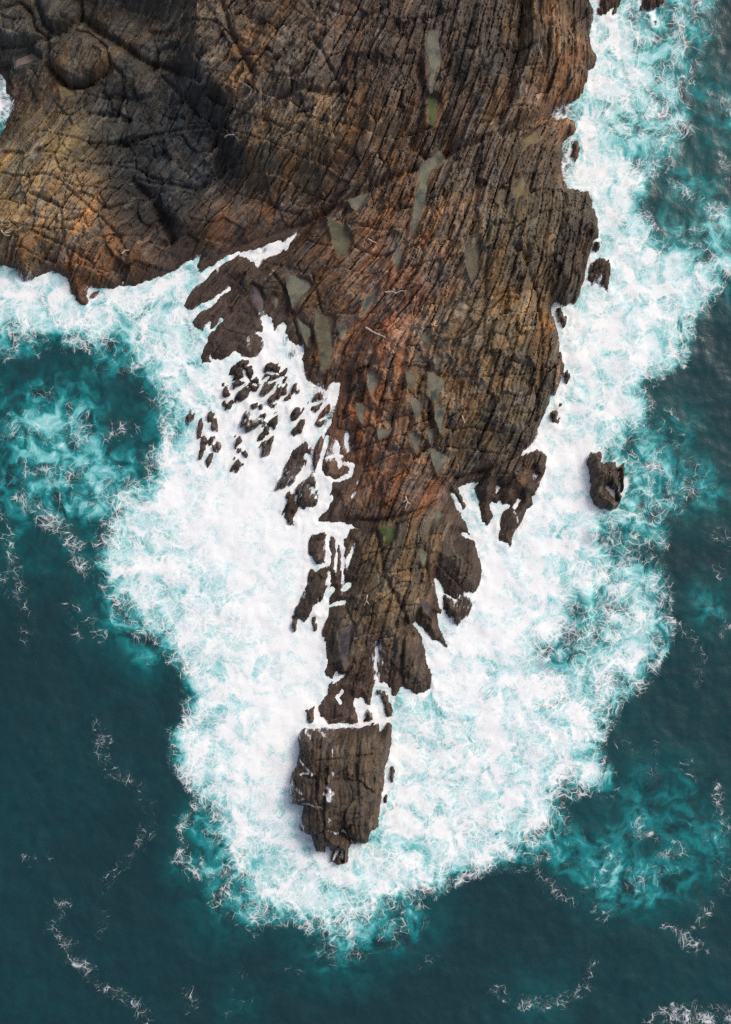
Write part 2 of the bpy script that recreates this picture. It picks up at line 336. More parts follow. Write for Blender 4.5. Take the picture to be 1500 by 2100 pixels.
h0 = np.where(lsd > 0, lb * (1 - np.exp(-np.maximum(lsd, 0) / lband)), lsd * 1.1)
# small sea rocks stay low
cap = np.where(lown > 0, np.array([99, 3.2, 2.6] + [1.5] * (len(ROCKS) - 2))[np.minimum(lown, len(ROCKS))], 99)
h0 = np.where(lown > 0, cap * (1 - np.exp(-np.maximum(lsd, 0) / 0.6)) + np.minimum(lsd, 0), h0)
h0 = np.where(lown == 0, np.maximum(h0, 0.75 * np.clip(lsd, -3, .8)), h0)

# large folds and buttresses
h0 = h0 + np.clip(lsd / 3, 0, 1) * (1.1 * fbm(SS * .10, TT * .22, 3, 41) + 0.9 * fbm(lx * .12, ly * .12, 2, 45))

# faults and open joints traced from the picture: (points, half width m, depth m)
FAULTS = [([(1133,234),(1097,237),(1053,257),(1030,267)],.35,1.6),([(1030,267),(985,285),(940,300),(905,315)],.3,.9),([(862,342),(800,362),(733,398),(680,425),(615,470)],.4,1.4),
 ([(160,30),(215,70),(300,125),(350,140),(400,150),(430,190),(455,208)],.35,1.2),([(455,0),(470,60),(520,150),(515,175)],.22,.9),([(515,175),(470,215),(455,245),(440,300)],.25,.8),
 ([(590,85),(530,150)],.2,.7),([(540,200),(470,250),(400,262),(330,275),(255,290)],.18,.6),([(700,180),(660,185),(610,180),(570,200),(540,240)],.25,1.0),([(640,70),(685,150),(712,190)],.15,.6),
 ([(870,40),(860,110),(865,200),(850,300),(880,325)],.3,.8),([(1075,0),(1068,60),(1050,130),(1045,190),(1020,235)],.7,2.2),([(300,120),(380,200),(410,240)],.15,.6),
 ([(270,370),(300,400),(335,450),(350,490),(310,520)],.45,1.1),([(270,365),(340,375),(400,390),(430,375)],.2,.6),([(110,360),(190,430),(240,480),(260,520)],.12,.5),([(60,395),(120,420),(130,490),(145,560)],.14,.6),
 ([(0,500),(60,470),(130,500),(190,540)],.12,.5),([(1085,500),(1085,560),(1105,600),(1112,660),(1110,760),(1100,860)],.22,.9),([(1060,505),(1075,515),(1082,530)],.4,1.2),
 ([(935,980),(1000,965),(1060,940)],.25,.9),([(720,1075),(800,1065),(870,1045),(925,1012)],.22,.8),([(835,700),(815,800),(800,860),(795,920)],.28,.8),([(1000,450),(998,560),(990,700),(960,800)],.16,.5),
 ([(900,760),(880,830),(890,920)],.15,.5),([(600,470),(560,490),(500,505),(420,545)],.3,.9),([(560,560),(590,600),(600,640),(615,700)],.14,.5),([(640,560),(660,640),(668,760)],.14,.5),
 ([(775,1090),(790,1180),(830,1260),(845,1300)],.18,.6),([(905,1050),(870,1120),(880,1200),(850,1280)],.18,.6),([(830,1270),(825,1340),(822,1410)],.2,.8),([(700,1230),(730,1290),(725,1360),(700,1400)],.15,.5),
 ([(735,1500),(728,1560),(735,1640),(715,1700)],.12,.45),([(620,1592),(650,1600),(690,1560),(760,1550)],.1,.4),([(690,1600),(740,1605),(770,1630)],.1,.4),([(660,1500),(655,1560),(648,1640),(670,1700)],.1,.4),
 ([(500,560),(470,600),(420,640)],.15,.6),([(520,590),(480,640),(430,690)],.15,.6),([(560,700),(640,600),(680,520),(720,460)],.12,.4),([(1110,300),(1090,380),(1075,420)],.15,.5),([(430,375),(470,340),(500,330)],.2,.5),
 ([(225,130),(250,150),(250,190),(240,235),(180,230)],.2,.7),([(95,75),(110,72),(155,45),(165,20)],.25,.9),([(95,75),(97,130),(140,178),(200,165),(225,140)],.3,1.0)]
HF = np.zeros((NY, NX), f32)
hsm = np.full((NY, NX), 0.0, f32); hsm[LI] = np.maximum(h0, 0)
def wh(px, py):
    """photo pixel -> world point on the headland surface"""
    h = 0.0
    for _ in range(4):
        x, y = W(px, py, h)
        i = min(max(int((x - X0) / D), 0), NX - 1); j = min(max(int((y - Y0) / D), 0), NY - 1); h = float(hsm[j, i])
    return W(px, py, h)
cut = np.zeros((NY, NX), f32)
for pts, hw, dep in FAULTS:
    d = np.full((NY, NX), 3.0, f32); wp = [wh(*p) for p in pts]
    for a, b in zip(wp[:-1], wp[1:]): seg_update(d, a, b, 3.0)
    d = d + 0.6 * wob
    cut = np.maximum(cut, dep * (0.75 * np.exp(-(np.maximum(d, 0) / hw) ** 2) + 0.25 * np.exp(-(np.maximum(d, 0) / (3 * hw)) ** 2)))
lcut = cut[LI]

# fractured slabs: long plates laid along the bedding, broken by slanting joints
def plates(u, v, k, jit=0.6):
    row = np.floor(v).astype(np.int64); r = crand(row * 7919 + 13, k)
    u = u + 9.7 * r + (crand(row * 7919 + 13, k + 1) - .5) * 1.1 * (v - row)
    c = np.floor(u).astype(np.int64); f = u - c
    b0 = (crand(c * 100003 + row, k + 2) - .5) * jit; b1 = (crand((c + 1) * 100003 + row, k + 2) - .5) * jit
    c = np.where(f < b0, c - 1, np.where(f > 1 + b1, c + 1, c))
    lo = c + (crand(c * 100003 + row, k + 2) - .5) * jit; hi = c + 1 + (crand((c + 1) * 100003 + row, k + 2) - .5) * jit
    eu = np.minimum(u - lo, hi - u); fv = v - row
    return (c * 100003 + row), (u - lo) / np.maximum(hi - lo, .1) - .5, fv - .5, eu, np.minimum(fv, 1 - fv)
TJ = SS + 0.45 * TT + 0.35 * fbm(lx * .2, ly * .2, 2, 66)
c4_, du4, dv4, eu4, ev4 = plates(TT / 4.5, TJ / 2.3, 401)
TB = TT + 0.5 * crand(c4_, 5)
T1 = TT + 0.13 * fbm(SS * .22, TT * .5, 2, 63)
c1, du1, dv1, eu1, ev1 = plates(SS / 4.8, T1 / 1.2, 101)
T2 = TB + 0.09 * fbm(SS * .6, TT * 1.2, 2, 64)
c2, du2, dv2, eu2, ev2 = plates(SS / 1.9, T2 / 0.38, 201)
T3 = TB + 0.05 * fbm(SS * 1.2, TT * 2.2, 2, 65)
c3, du3, dv3, eu3, ev3 = plates(SS / 0.8, T3 / 0.19, 301)
j2, cj, duj, dvj = voronoi((SS + 0.8 * TT) / 1.6, (TT - 0.25 * SS) / 0.9, 4)
eb, cb_, dub, dvb = voronoi((lx + .35 * fbm(lx * .5, ly * .5, 2, 67)) / 2.6, (ly + .35 * fbm(lx * .5, ly * .5, 2, 68)) / 2.1, 6)
bid = np.full((NY, NX), -1, np.int16); bdome = np.zeros((NY, NX), f32)
for i, (lab, pl) in enumerate(BOULDERS):
    s = poly_sd([wh(*p) for p in pl], 4.0)
    bid[s > 0] = i; bdome += 1.1 * (1 - np.exp(-np.maximum(s + .15 * fbm(GX * .8, GY * .8, 2, 77), 0) / 0.32)) - 0.5 * np.exp(-(s / 0.22) ** 2)
lbid = bid[LI]; isb = lbid >= 0
rough = np.clip((lsd + 0.25) / 1.3, 0.25, 1)
# wave-smoothed wet platforms are less broken
SM = [(480,600,.35),(460,690,.4),(590,600,.5),(640,1000,.35),(660,1180,.3),(930,1130,.35),(700,1600,.55),(860,1350,.6),(280,230,.85),(170,110,.35),
      (330,400,.8),(700,300,1.0),(900,500,1.0),(1000,800,1.05),(780,900,1.0),(560,100,1.0),(120,450,.95),(1100,100,.9),(800,1200,.9),(560,850,.8),(60,200,.65)]
lsm = up(scatter(SM, 3.5, hpx))[LI] * rough
lsm = np.where(isb, lsm * 1.3, np.where(lown > 0, np.maximum(lsm, .45), lsm))
det = 0.75 * (crand(c1, 1) - .5) + 0.75 * (crand(c1, 2) - .35) * dv1 + 0.5 * (crand(c1, 3) - .5) * du1
amp2 = 0.35 + 1.0 * crand(c1, 6)
det += amp2 * (0.62 * (crand(c2, 1) - .5) + 0.22 * (crand(c2, 2) - .3) * dv2 + 0.2 * (crand(c2, 3) - .5) * du2)
det += (0.4 + 0.9 * crand(c1, 9)) * (0.17 * (crand(c3, 1) - .5) + 0.07 * dv3)
det += 0.42 * (crand(cj, 1) - .5) * (crand(c1, 7) > .45)
det -= 0.35 * np.exp(-(ev1 * 1.2 / 0.11) ** 2) * (crand(c1, 8) > .35) + 0.3 * np.exp(-(eu1 * 4.8 / 0.11) ** 2) * (crand(c1, 8) > .55)
det -= 0.3 * np.exp(-(ev2 * .38 / 0.09) ** 2) * (crand(c2, 8) > .55) + 0.25 * np.exp(-(eu2 * 1.9 / 0.10) ** 2) * (crand(c2, 9) > .6)
BLK = [(60,60,1),(160,110,.4),(300,200,1),(330,320,1),(330,420,1),(250,430,.9),(120,250,.7),(60,400,.5),(180,480,.5),(480,120,.15),(600,100,.3),(620,260,.25),(760,60,.6),(900,150,.1),(1100,100,.1),(460,330,.8),(900,500,.05),(1150,450,.1),
 (780,850,.35),(720,920,.4),(1000,800,.1),(800,1200,.1),(700,1600,.2),(500,620,.2),(860,760,.3)]
blk = up(scatter(BLK, 2.6, hpx))[LI]
det *= (1 - .45 * blk)
det += blk * (1.2 * (crand(cb_, 1) - .5) + 1.5 * (crand(cb_, 2) - .5) * dub + 1.5 * (crand(cb_, 3) - .5) * dvb - 0.22 * np.exp(-(eb / 0.035) ** 2))
det += 0.30 * (crand(c4_, 1) - .5) + 0.5 * (crand(c4_, 2) - .5) * dv4 - 0.36 * np.exp(-(ev4 * 2.3 / 0.10) ** 2) * (crand(c4_, 3) > .6)
det += 0.16 * fbm(lx * 1.3, ly * 1.3, 3, 71) + 0.3 * fbm(lx * .35, ly * .35, 2, 75)
h = h0 + det * lsm - lcut * np.clip(lsd / 0.8, 0.1, 1) + bdome[LI] * np.clip(lsd, 0, 1)
h = np.where(lsd < 0.0, np.minimum(h, lsd * 0.9 + 0.05 * det), h)
h = np.where((lsd > 0.12), np.maximum(h, 0.10 + 0.25 * np.minimum(lsd, .6)), h)

# ------------------------------------------------------------------ rock pools: (label, name, outline, tint)
POOLS = [
 ('long narrow grey-green rock pool high on the top right plateau','g',[(880,63),(895,58),(900,80),(902,127),(897,143),(890,157),(888,188),(882,188),(880,160),(883,133),(877,80)]),
 ('moss-green rock pool just below the long narrow plateau pool','m',[(884,194),(890,194),(900,203),(897,227),(888,257),(878,250),(878,227)]),
 ('kinked rock pool tapering down from the fault to a thin point','g',[(890,320),(900,310),(910,327),(883,353),(877,377),(870,420),(850,473),(843,485),(850,420),(860,377),(863,343)]),
 ('small sandy rock pool near the right cliff top','s',[(1057,383),(1072,367),(1083,393),(1063,400)]),
 ('pale tan sandy hollow below the right fault','s',[(1077,283),(1103,270),(1102,290),(1080,297)]),
 ('broad olive rock pool above the white inlet','o',[(673,450),(703,463),(717,487),(710,520),(697,527),(687,500)]),
 ('arrow-shaped rock pool with blue centre right of the white inlet','g',[(585,543),(598,567),(630,573),(637,583),(613,610),(600,630),(595,600),(590,573)]),
 ('large dull triangular rock pool on the left slope','o',[(647,633),(657,647),(683,650),(677,677),(680,720),(670,750),(663,760),(657,717),(648,677)]),
 ('thin pointed rock pool left of the large dull triangular one','g',[(610,653),(633,673),(630,710),(623,690)]),
 ('bright dagger-shaped rock pool on the rusty slope, upper','g',[(753,760),(778,767),(770,797),(765,817),(757,793)]),
 ('small dagger-shaped rock pool on the rusty slope, lower left','g',[(732,830),(748,833),(743,867),(737,860)]),
 ('small rock pool right of the bright dagger-shaped pool','o',[(833,767),(850,763),(847,793),(840,797)]),
 ('largest grey-green triangular pool in the middle of the headland','g',[(878,767),(910,783),(897,827),(892,833)]),
 ('narrow pool continuing below the largest triangular pool','g',[(893,837),(910,838),(907,863),(902,887)]),
 ('olive triangular pool above the largest triangular pool','o',[(863,683),(883,693),(872,727)]),
 ('tiny pointed pool between two olive triangular pools','g',[(893,730),(903,733),(897,753)]),
 ('tall olive pool in the upper middle of the headland','o',[(953,517),(983,500),(977,550),(967,573)]),
 ('slim slanting pool left of the largest triangular pool','g',[(843,813),(863,827),(858,863)]),
 ('grey pool below the slim slanting pool','g',[(840,887),(862,900),(853,927)]),
 ('very small grey pool beside the narrow pool','g',[(877,883),(888,883),(883,910)]),
 ('forked grey-green pool at the lower end of the pool chain','g',[(883,920),(917,937),(907,950),(898,973)]),
 ('dark green leaf-shaped pool below the kinked pool','g',[(808,527),(830,500),(813,560)]),
 ('small star-shaped grey pool beside the dark joint','g',[(777,880),(788,884),(800,883),(792,892),(780,897)]),
 ('small pool above the large dull triangular pool','g',[(697,667),(708,667),(700,690)]),
 ('slanting bluish pool on the pink rock','g',[(773,590),(765,615),(740,650),(745,622)]),
 ('small grey pool on the right of the lower spine','g',[(863,1127),(873,1140),(867,1157)]),
 ('tiny grey pool under the lower fault','g',[(893,1047),(902,1057),(893,1070)]),
 ('mossy pool at the top of the lower spine','m',[(780,1083),(810,1080),(807,1103),(795,1110)]),
 ('tiny pale pool below the arrow-shaped pool','g',[(563,607),(570,613),(565,630)]),
 ('wedge-shaped dark pool on the slope above the olive pool','g',[(717,413),(753,397),(733,430)]),
 ('long grey wet pool on the narrow lower spine','w',[(692,1294),(723,1283),(707,1371),(699,1338)]),
 ('thin mauve wet pool leading down to the foam notch','w',[(517,583),(530,592),(540,617),(540,640),(533,643),(520,617)]),
 ('small mauve wet pool on the lower right platform','w',[(908,1015),(914,1015),(912,1040)]),
 ('mauve pool between ribs above the right gully foot','w',[(862,1230),(880,1238),(875,1258)]),
 ('pale pinkish sand pocket in the upper left gully','p',[(32,123),(60,100),(78,113),(60,126),(37,142)]),
 ('pale triangular slab of sand below the big rounded boulder','s',[(123,177),(150,190),(127,198)]),
]
hg = np.full((NY, NX), -3.0, f32); hg[LI] = h
pool_meshes = []
for lab, tint, pl in POOLS:
    wp = [wh(*p) for p in pl]
    s = poly_sd(wp, 1.2)
    core = s > -0.05
    if not core.any(): continue
    lvl = float(np.percentile(hsm[core], 30)) - 0.10
    k = sstep(-0.5, -0.05, s)
    hg = np.where(land, hg * (1 - k) + k * (lvl + 0.12 * np.clip(-s / 0.4, -1, 2.5) + 0.14 * np.clip(hg - hsm, -.5, .5)), hg)
    hg = np.where((s > 0.12), np.minimum(hg, lvl - 0.06), hg)
    pool_meshes.append((lab, tint, wp, lvl))
h = hg[LI]

# ------------------------------------------------------------------ rock colour (stone, weed and stain, with gully shade painted in)
CP = [(370,170,44,45,44),(400,240,42,44,45),(240,190,44,45,44),(230,290,50,50,46),(430,320,44,46,48),(280,360,34,37,40),(300,480,40,40,41),(380,440,34,36,38),(90,250,84,70,48),(20,420,122,102,70),(160,430,132,106,74),(100,60,58,56,48),(40,110,62,62,58),(160,115,80,70,56),(60,200,74,60,42),(300,130,62,58,52),(290,240,38,41,43),(340,300,44,47,48),(330,410,29,32,35),(250,430,38,41,44),  # dark upper left basin: wet grey rock plus painted shade of steep faces
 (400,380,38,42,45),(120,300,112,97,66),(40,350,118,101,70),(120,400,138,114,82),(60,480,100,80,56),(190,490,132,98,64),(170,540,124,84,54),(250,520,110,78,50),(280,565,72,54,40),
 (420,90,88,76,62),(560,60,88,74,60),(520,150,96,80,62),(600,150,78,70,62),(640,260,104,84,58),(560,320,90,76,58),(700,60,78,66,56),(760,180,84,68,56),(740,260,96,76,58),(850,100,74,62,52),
 (960,80,70,62,54),(1020,120,64,60,54),(1060,100,50,48,44),(1110,60,104,84,60),(1130,160,100,78,58),(1190,120,118,84,56),(1195,170,126,82,48),(950,220,88,72,56),(1040,230,94,76,58),  # darkest point here paints in the shadow beside the orange ridge
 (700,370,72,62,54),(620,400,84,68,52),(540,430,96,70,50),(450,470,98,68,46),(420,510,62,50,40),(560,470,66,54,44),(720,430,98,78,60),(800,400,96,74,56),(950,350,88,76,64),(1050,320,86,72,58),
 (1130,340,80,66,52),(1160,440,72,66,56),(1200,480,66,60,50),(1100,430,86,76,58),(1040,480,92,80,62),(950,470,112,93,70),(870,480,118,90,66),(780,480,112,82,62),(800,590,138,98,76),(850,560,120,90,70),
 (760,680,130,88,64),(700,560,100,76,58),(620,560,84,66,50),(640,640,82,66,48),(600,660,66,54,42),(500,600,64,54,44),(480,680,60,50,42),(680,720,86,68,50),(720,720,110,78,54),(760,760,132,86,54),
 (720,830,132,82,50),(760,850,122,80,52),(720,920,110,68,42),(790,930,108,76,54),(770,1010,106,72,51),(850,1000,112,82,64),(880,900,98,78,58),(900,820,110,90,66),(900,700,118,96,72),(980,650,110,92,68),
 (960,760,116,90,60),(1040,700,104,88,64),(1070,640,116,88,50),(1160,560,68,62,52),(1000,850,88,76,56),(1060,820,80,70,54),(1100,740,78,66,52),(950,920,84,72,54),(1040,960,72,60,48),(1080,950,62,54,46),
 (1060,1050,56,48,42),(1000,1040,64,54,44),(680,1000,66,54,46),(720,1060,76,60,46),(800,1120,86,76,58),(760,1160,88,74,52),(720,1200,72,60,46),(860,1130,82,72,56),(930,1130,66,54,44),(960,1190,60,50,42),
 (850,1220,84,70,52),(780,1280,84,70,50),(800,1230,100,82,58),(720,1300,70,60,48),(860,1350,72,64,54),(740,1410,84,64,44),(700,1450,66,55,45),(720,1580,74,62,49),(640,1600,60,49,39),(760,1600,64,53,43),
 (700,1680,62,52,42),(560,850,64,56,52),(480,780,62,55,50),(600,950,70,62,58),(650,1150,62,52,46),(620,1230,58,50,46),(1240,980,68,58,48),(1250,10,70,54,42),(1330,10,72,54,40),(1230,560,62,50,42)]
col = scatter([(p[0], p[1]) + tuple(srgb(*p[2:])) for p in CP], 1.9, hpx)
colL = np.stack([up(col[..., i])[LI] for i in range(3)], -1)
br = (0.78 + 0.44 * crand(c1, 11)) * (0.86 + 0.28 * crand(c4_, 11)) * (1 + blk * .5 * (crand(cb_, 11) - .5)); br *= 0.70 + 0.6 * crand(c2, 12); br *= 0.85 + 0.3 * crand(c3, 13)
hue = (crand(c2, 14) - .5) * 0.5 + (crand(c1, 15) - .5) * 0.45 + 0.5 * fbm(lx * .25, ly * .25, 3, 81)
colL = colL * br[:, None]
colL[:, 0] *= 1 + 0.15 * hue; colL[:, 2] *= 1 - 0.17 * hue
lum = colL.mean(1, keepdims=True) * np.array([1.10, 0.99, 0.84])
gm = np.clip(0.22 + 0.75 * (crand(c2, 21) - .45) + 0.6 * fbm(lx * .5, ly * .5, 3, 85), 0, .9)[:, None]
colL = colL * (1 - gm) + lum * gm
# pale mineral flecks and ochre stains on single plates
fl = (crand(c2, 16) > .955) & (crand(c3, 17) > .35)
colL = np.where(fl[:, None], colL * 1.35 + np.array([.035, .028, .022]), colL)
oc = (crand(c1, 18) > .84) & (lb > 3)
colL = np.where(oc[:, None], colL * np.array([1.18, 0.99, 0.80]), colL)
# weed and barnacle belt at the waterline
belt = sstep(1.7, 0.2, h + 0.6 * fbm(lx * .5, ly * .5, 2, 91)) * 0.75
bc = srgb(55, 44, 38)
colL = colL * (1 - belt[:, None]) + (bc * br[:, None]) * belt[:, None]
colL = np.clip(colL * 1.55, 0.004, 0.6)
WASH = [(605,1620,45,1),(615,1690,40,.8),(590,975,45,.9),(640,1220,45,.7),(680,930,40,.9),(625,1010,40,.8),(1170,325,35,.8),(1160,370,25,.9),(1225,580,30,.9),(1120,655,30,.8),
 (50,565,45,1),(778,1345,35,.9),(560,780,60,.6),(520,860,60,.8),(1050,1070,50,.6),(985,1090,30,.6),(700,1470,40,.7),(945,1235,40,.8),(1255,1000,30,.7),(700,1130,45,.5),(560,690,40,.8),(450,620,40,.4),(20,215,40,1),(640,820,50,.8),(1190,610,30,.6),(1140,820,40,.7),(870,1390,30,.3),(690,1720,40,.6)]
wa = 0
for (px, py, r, v) in WASH:
    x, y = W(px, py); wa = np.maximum(wa, v * np.exp(-((lx - x) ** 2 + (ly - y) ** 2) / (2 * (r * MPP * .7) ** 2)))
WLINES = [([(681,1525),(683,1562),(683,1602)],.6),([(611,1588),(632,1588),(650,1594)],2),([(620,1648),(645,1654),(672,1664),(676,1680),(672,1700),(690,1712),(705,1704),(718,1716)],2),([(628,1500),(636,1515)],3),
 ([(655,1498),(668,1512)],2.5),([(673,1618),(676,1640)],6),([(664,1630),(682,1628)],4),([(700,1075),(720,1082),(738,1084)],1.5),([(728,1112),(718,1140),(712,1166)],2.5),([(702,1120),(703,1180),(703,1225)],2),([(691,1120),(690,1180)],2),
 ([(716,1198),(705,1208)],3),([(715,965),(708,985),(722,975)],2),([(735,980),(728,1010),(722,1020)],2.5),([(1020,1000),(1018,1012)],3),([(1056,1050),(1065,1075)],2),([(885,1190),(893,1215)],2),([(450,540),(445,560)],2),([(560,555),(545,570)],2.5),
 ([(508,690),(512,720)],3),([(645,1592),(615,1560)],2),([(600,1610),(620,1630)],3),([(598,1640),(625,1640)],3),([(775,1320),(780,1345),(772,1390)],7),([(690,1380),(703,1388)],2.5),([(1172,292),(1162,320)],4),([(1228,575),(1240,560)],3)]
wl = np.full((NY, NX), 3.0, f32)
for pts, hw in WLINES:
    wp = [wh(*p) for p in pts]
    for a, b in zip(wp[:-1], wp[1:]): seg_update(wl, a, b, 3.0, hw * MPP, hw * MPP)
wl = wl[LI] + 0.12 * fbm(lx * 1.7, ly * 1.7, 3, 95)
wash = np.clip(np.maximum((0.72 + 0.7 * fbm(lx * .9, ly * .9, 3, 97)) * sstep(.12, -.04, wl), np.maximum(wa * np.exp(-np.maximum(lsd, 0) / 1.1), 0.8 * np.exp(-np.maximum(lsd, 0) / (0.16 + 0.9 * np.maximum(fbm(lx * .33, ly * .33, 3, 99), 0))))), 0, 1).astype(f32)

# ------------------------------------------------------------------ foam and aeration of the sea
SURF = [(-200,560),(-60,765),(0,755),(60,735),(130,722),(200,735),(245,752),(282,800),(312,850),(330,885),(302,920),(290,960),(268,990),(230,1020),
 (205,1060),(190,1110),(187,1160),(200,1200),(215,1240),(225,1290),(270,1310),(310,1330),(345,1360),(372,1400),(368,1440),(345,1490),(340,1540),(345,1590),
 (375,1630),(412,1665),(385,1715),(370,1765),(390,1800),(420,1840),(450,1890),(490,1922),(525,1932),(565,1905),(600,1912),(640,1955),(690,1982),(760,1972),
 (820,1952),(860,1920),(852,1885),(890,1850),(960,1812),(1020,1797),(1080,1792),(1130,1765),(1175,1732),(1182,1700),(1152,1650),(1200,1642),(1260,1620),
 (1266,1580),(1243,1530),(1270,1490),(1285,1452),(1310,1430),(1340,1390),(1370,1350),(1385,1312),(1402,1295),(1385,1260),(1392,1190),(1365,1155),(1340,1140),
 (1375,1128),(1390,1075),(1440,1062),(1475,1040),(1480,990),(1460,940),(1400,905),(1352,860),(1340,800),(1400,760),(1440,700),(1452,650),(1490,600),(1560,560),
 (1560,480),(1430,495),(1370,475),(1348,430),(1342,370),(1400,330),(1442,270),(1440,220),(1430,170),(1472,110),(1482,50),(1490,-170),(1150,-170),(1150,300),
 (1000,900),(700,900),(500,500),(-200,500)]
fsd = poly_sd(wpoly(SURF), 5.0)
fsd = np.maximum(fsd, poly_sd(wpoly([(-150,150),(30,150),(30,290),(-150,300)]), 5.0))
fsd = fsd + 0.9 * fbm(GX * .22, GY * .22, 4, 101, .6) + 0.35 * fbm(GX * .9, GY * .9, 3, 105)
# opacity of the white within the surf, read off the picture
DP = [(100,640,.62),(60,720,.45),(200,640,.6),(250,720,.5),(330,620,.66),(350,720,.62),(400,800,.7),(340,850,.45),(450,780,.98),(560,720,1.0),(450,900,1.0),(360,930,.85),(300,990,.72),(400,1000,.92),
 (520,1000,.97),(270,1080,.72),(230,1150,.62),(330,1130,.82),(450,1130,.95),(560,1150,.93),(260,1240,.56),(340,1220,.64),(430,1250,.82),(540,1270,.95),(620,1350,1.0),(520,1370,.93),(420,1350,.78),(330,1310,.55),
 (420,1450,.8),(520,1450,.9),(600,1460,.95),(380,1520,.66),(450,1560,.9),(550,1580,.93),(380,1600,.6),(470,1640,.82),(560,1660,.9),(440,1700,.34),(400,1760,.25),(500,1720,.7),(560,1760,.76),(470,1800,.42),(500,1870,.42),
 (600,1800,.78),(560,1850,.6),(640,1880,.55),(660,1810,.76),(720,1870,.52),(690,1940,.42),(780,1920,.4),(820,1860,.42),(740,1800,.8),(850,1780,.74),(820,1730,.62),(930,1780,.68),(860,1640,.82),(850,1550,.9),(900,1510,.62),(930,1600,.84),
 (950,1450,.9),(1000,1530,.82),(1030,1620,.82),(1000,1700,.72),(1080,1660,.78),(1060,1730,.5),(1130,1700,.4),(1150,1600,.68),(1200,1600,.6),(1120,1520,.76),(1210,1530,.66),(1150,1400,.64),(1200,1440,.58),(1050,1420,.84),
 (1030,1280,.95),(1070,1180,.93),(1130,1250,.84),(1180,1180,.78),(1200,1230,.42),(1190,1300,.32),(1160,1340,.45),(1250,1250,.55),(1240,1320,.6),(1300,1200,.6),(1350,1200,.5),(1340,1280,.62),(1320,1350,.6),(1270,1400,.6),(1260,1100,.3),
 (1300,1080,.5),(1210,1070,.75),(1150,1000,.92),(1150,930,.93),(1190,880,.88),(1220,820,.72),(1270,830,.66),(1290,930,.4),(1330,960,.5),(1400,980,.4),(1440,1020,.36),(1360,1060,.45),(1380,930,.34),(1290,760,.82),(1200,730,.9),(1240,660,.84),
 (1330,680,.78),(1400,690,.66),(1330,600,.8),(1270,560,.82),(1420,590,.66),(1280,480,.8),(1250,420,.85),(1310,420,.66),(1350,520,.66),(1440,540,.5),(1220,350,.9),(1200,270,.85),(1280,290,.48),(1290,240,.42),(1340,280,.52),(1330,330,.6),(1380,300,.5),
 (1400,230,.52),(1240,200,.74),(1300,180,.62),(1340,100,.6),(1280,80,.82),(1370,150,.5),(1310,70,.4),(1340,80,.3),(1400,40,.5),(1450,60,.38),(1430,110,.36),(1240,120,.82),(1420,180,.44),(160,590,.9),(60,600,.72),(10,220,.8),(1160,235,.9),(560,510,1.0)]
dens_in = up(scatter(DP, 1.7)); dens_in = np.clip(dens_in + .13 * np.exp(-((dens_in - .62) / .14) ** 2) + .03, 0, 1.02)
Dn = dens_in * (0.62 * sstep(-0.7, 0.7, fsd) + 0.38 * sstep(0.2, 3.2, fsd))
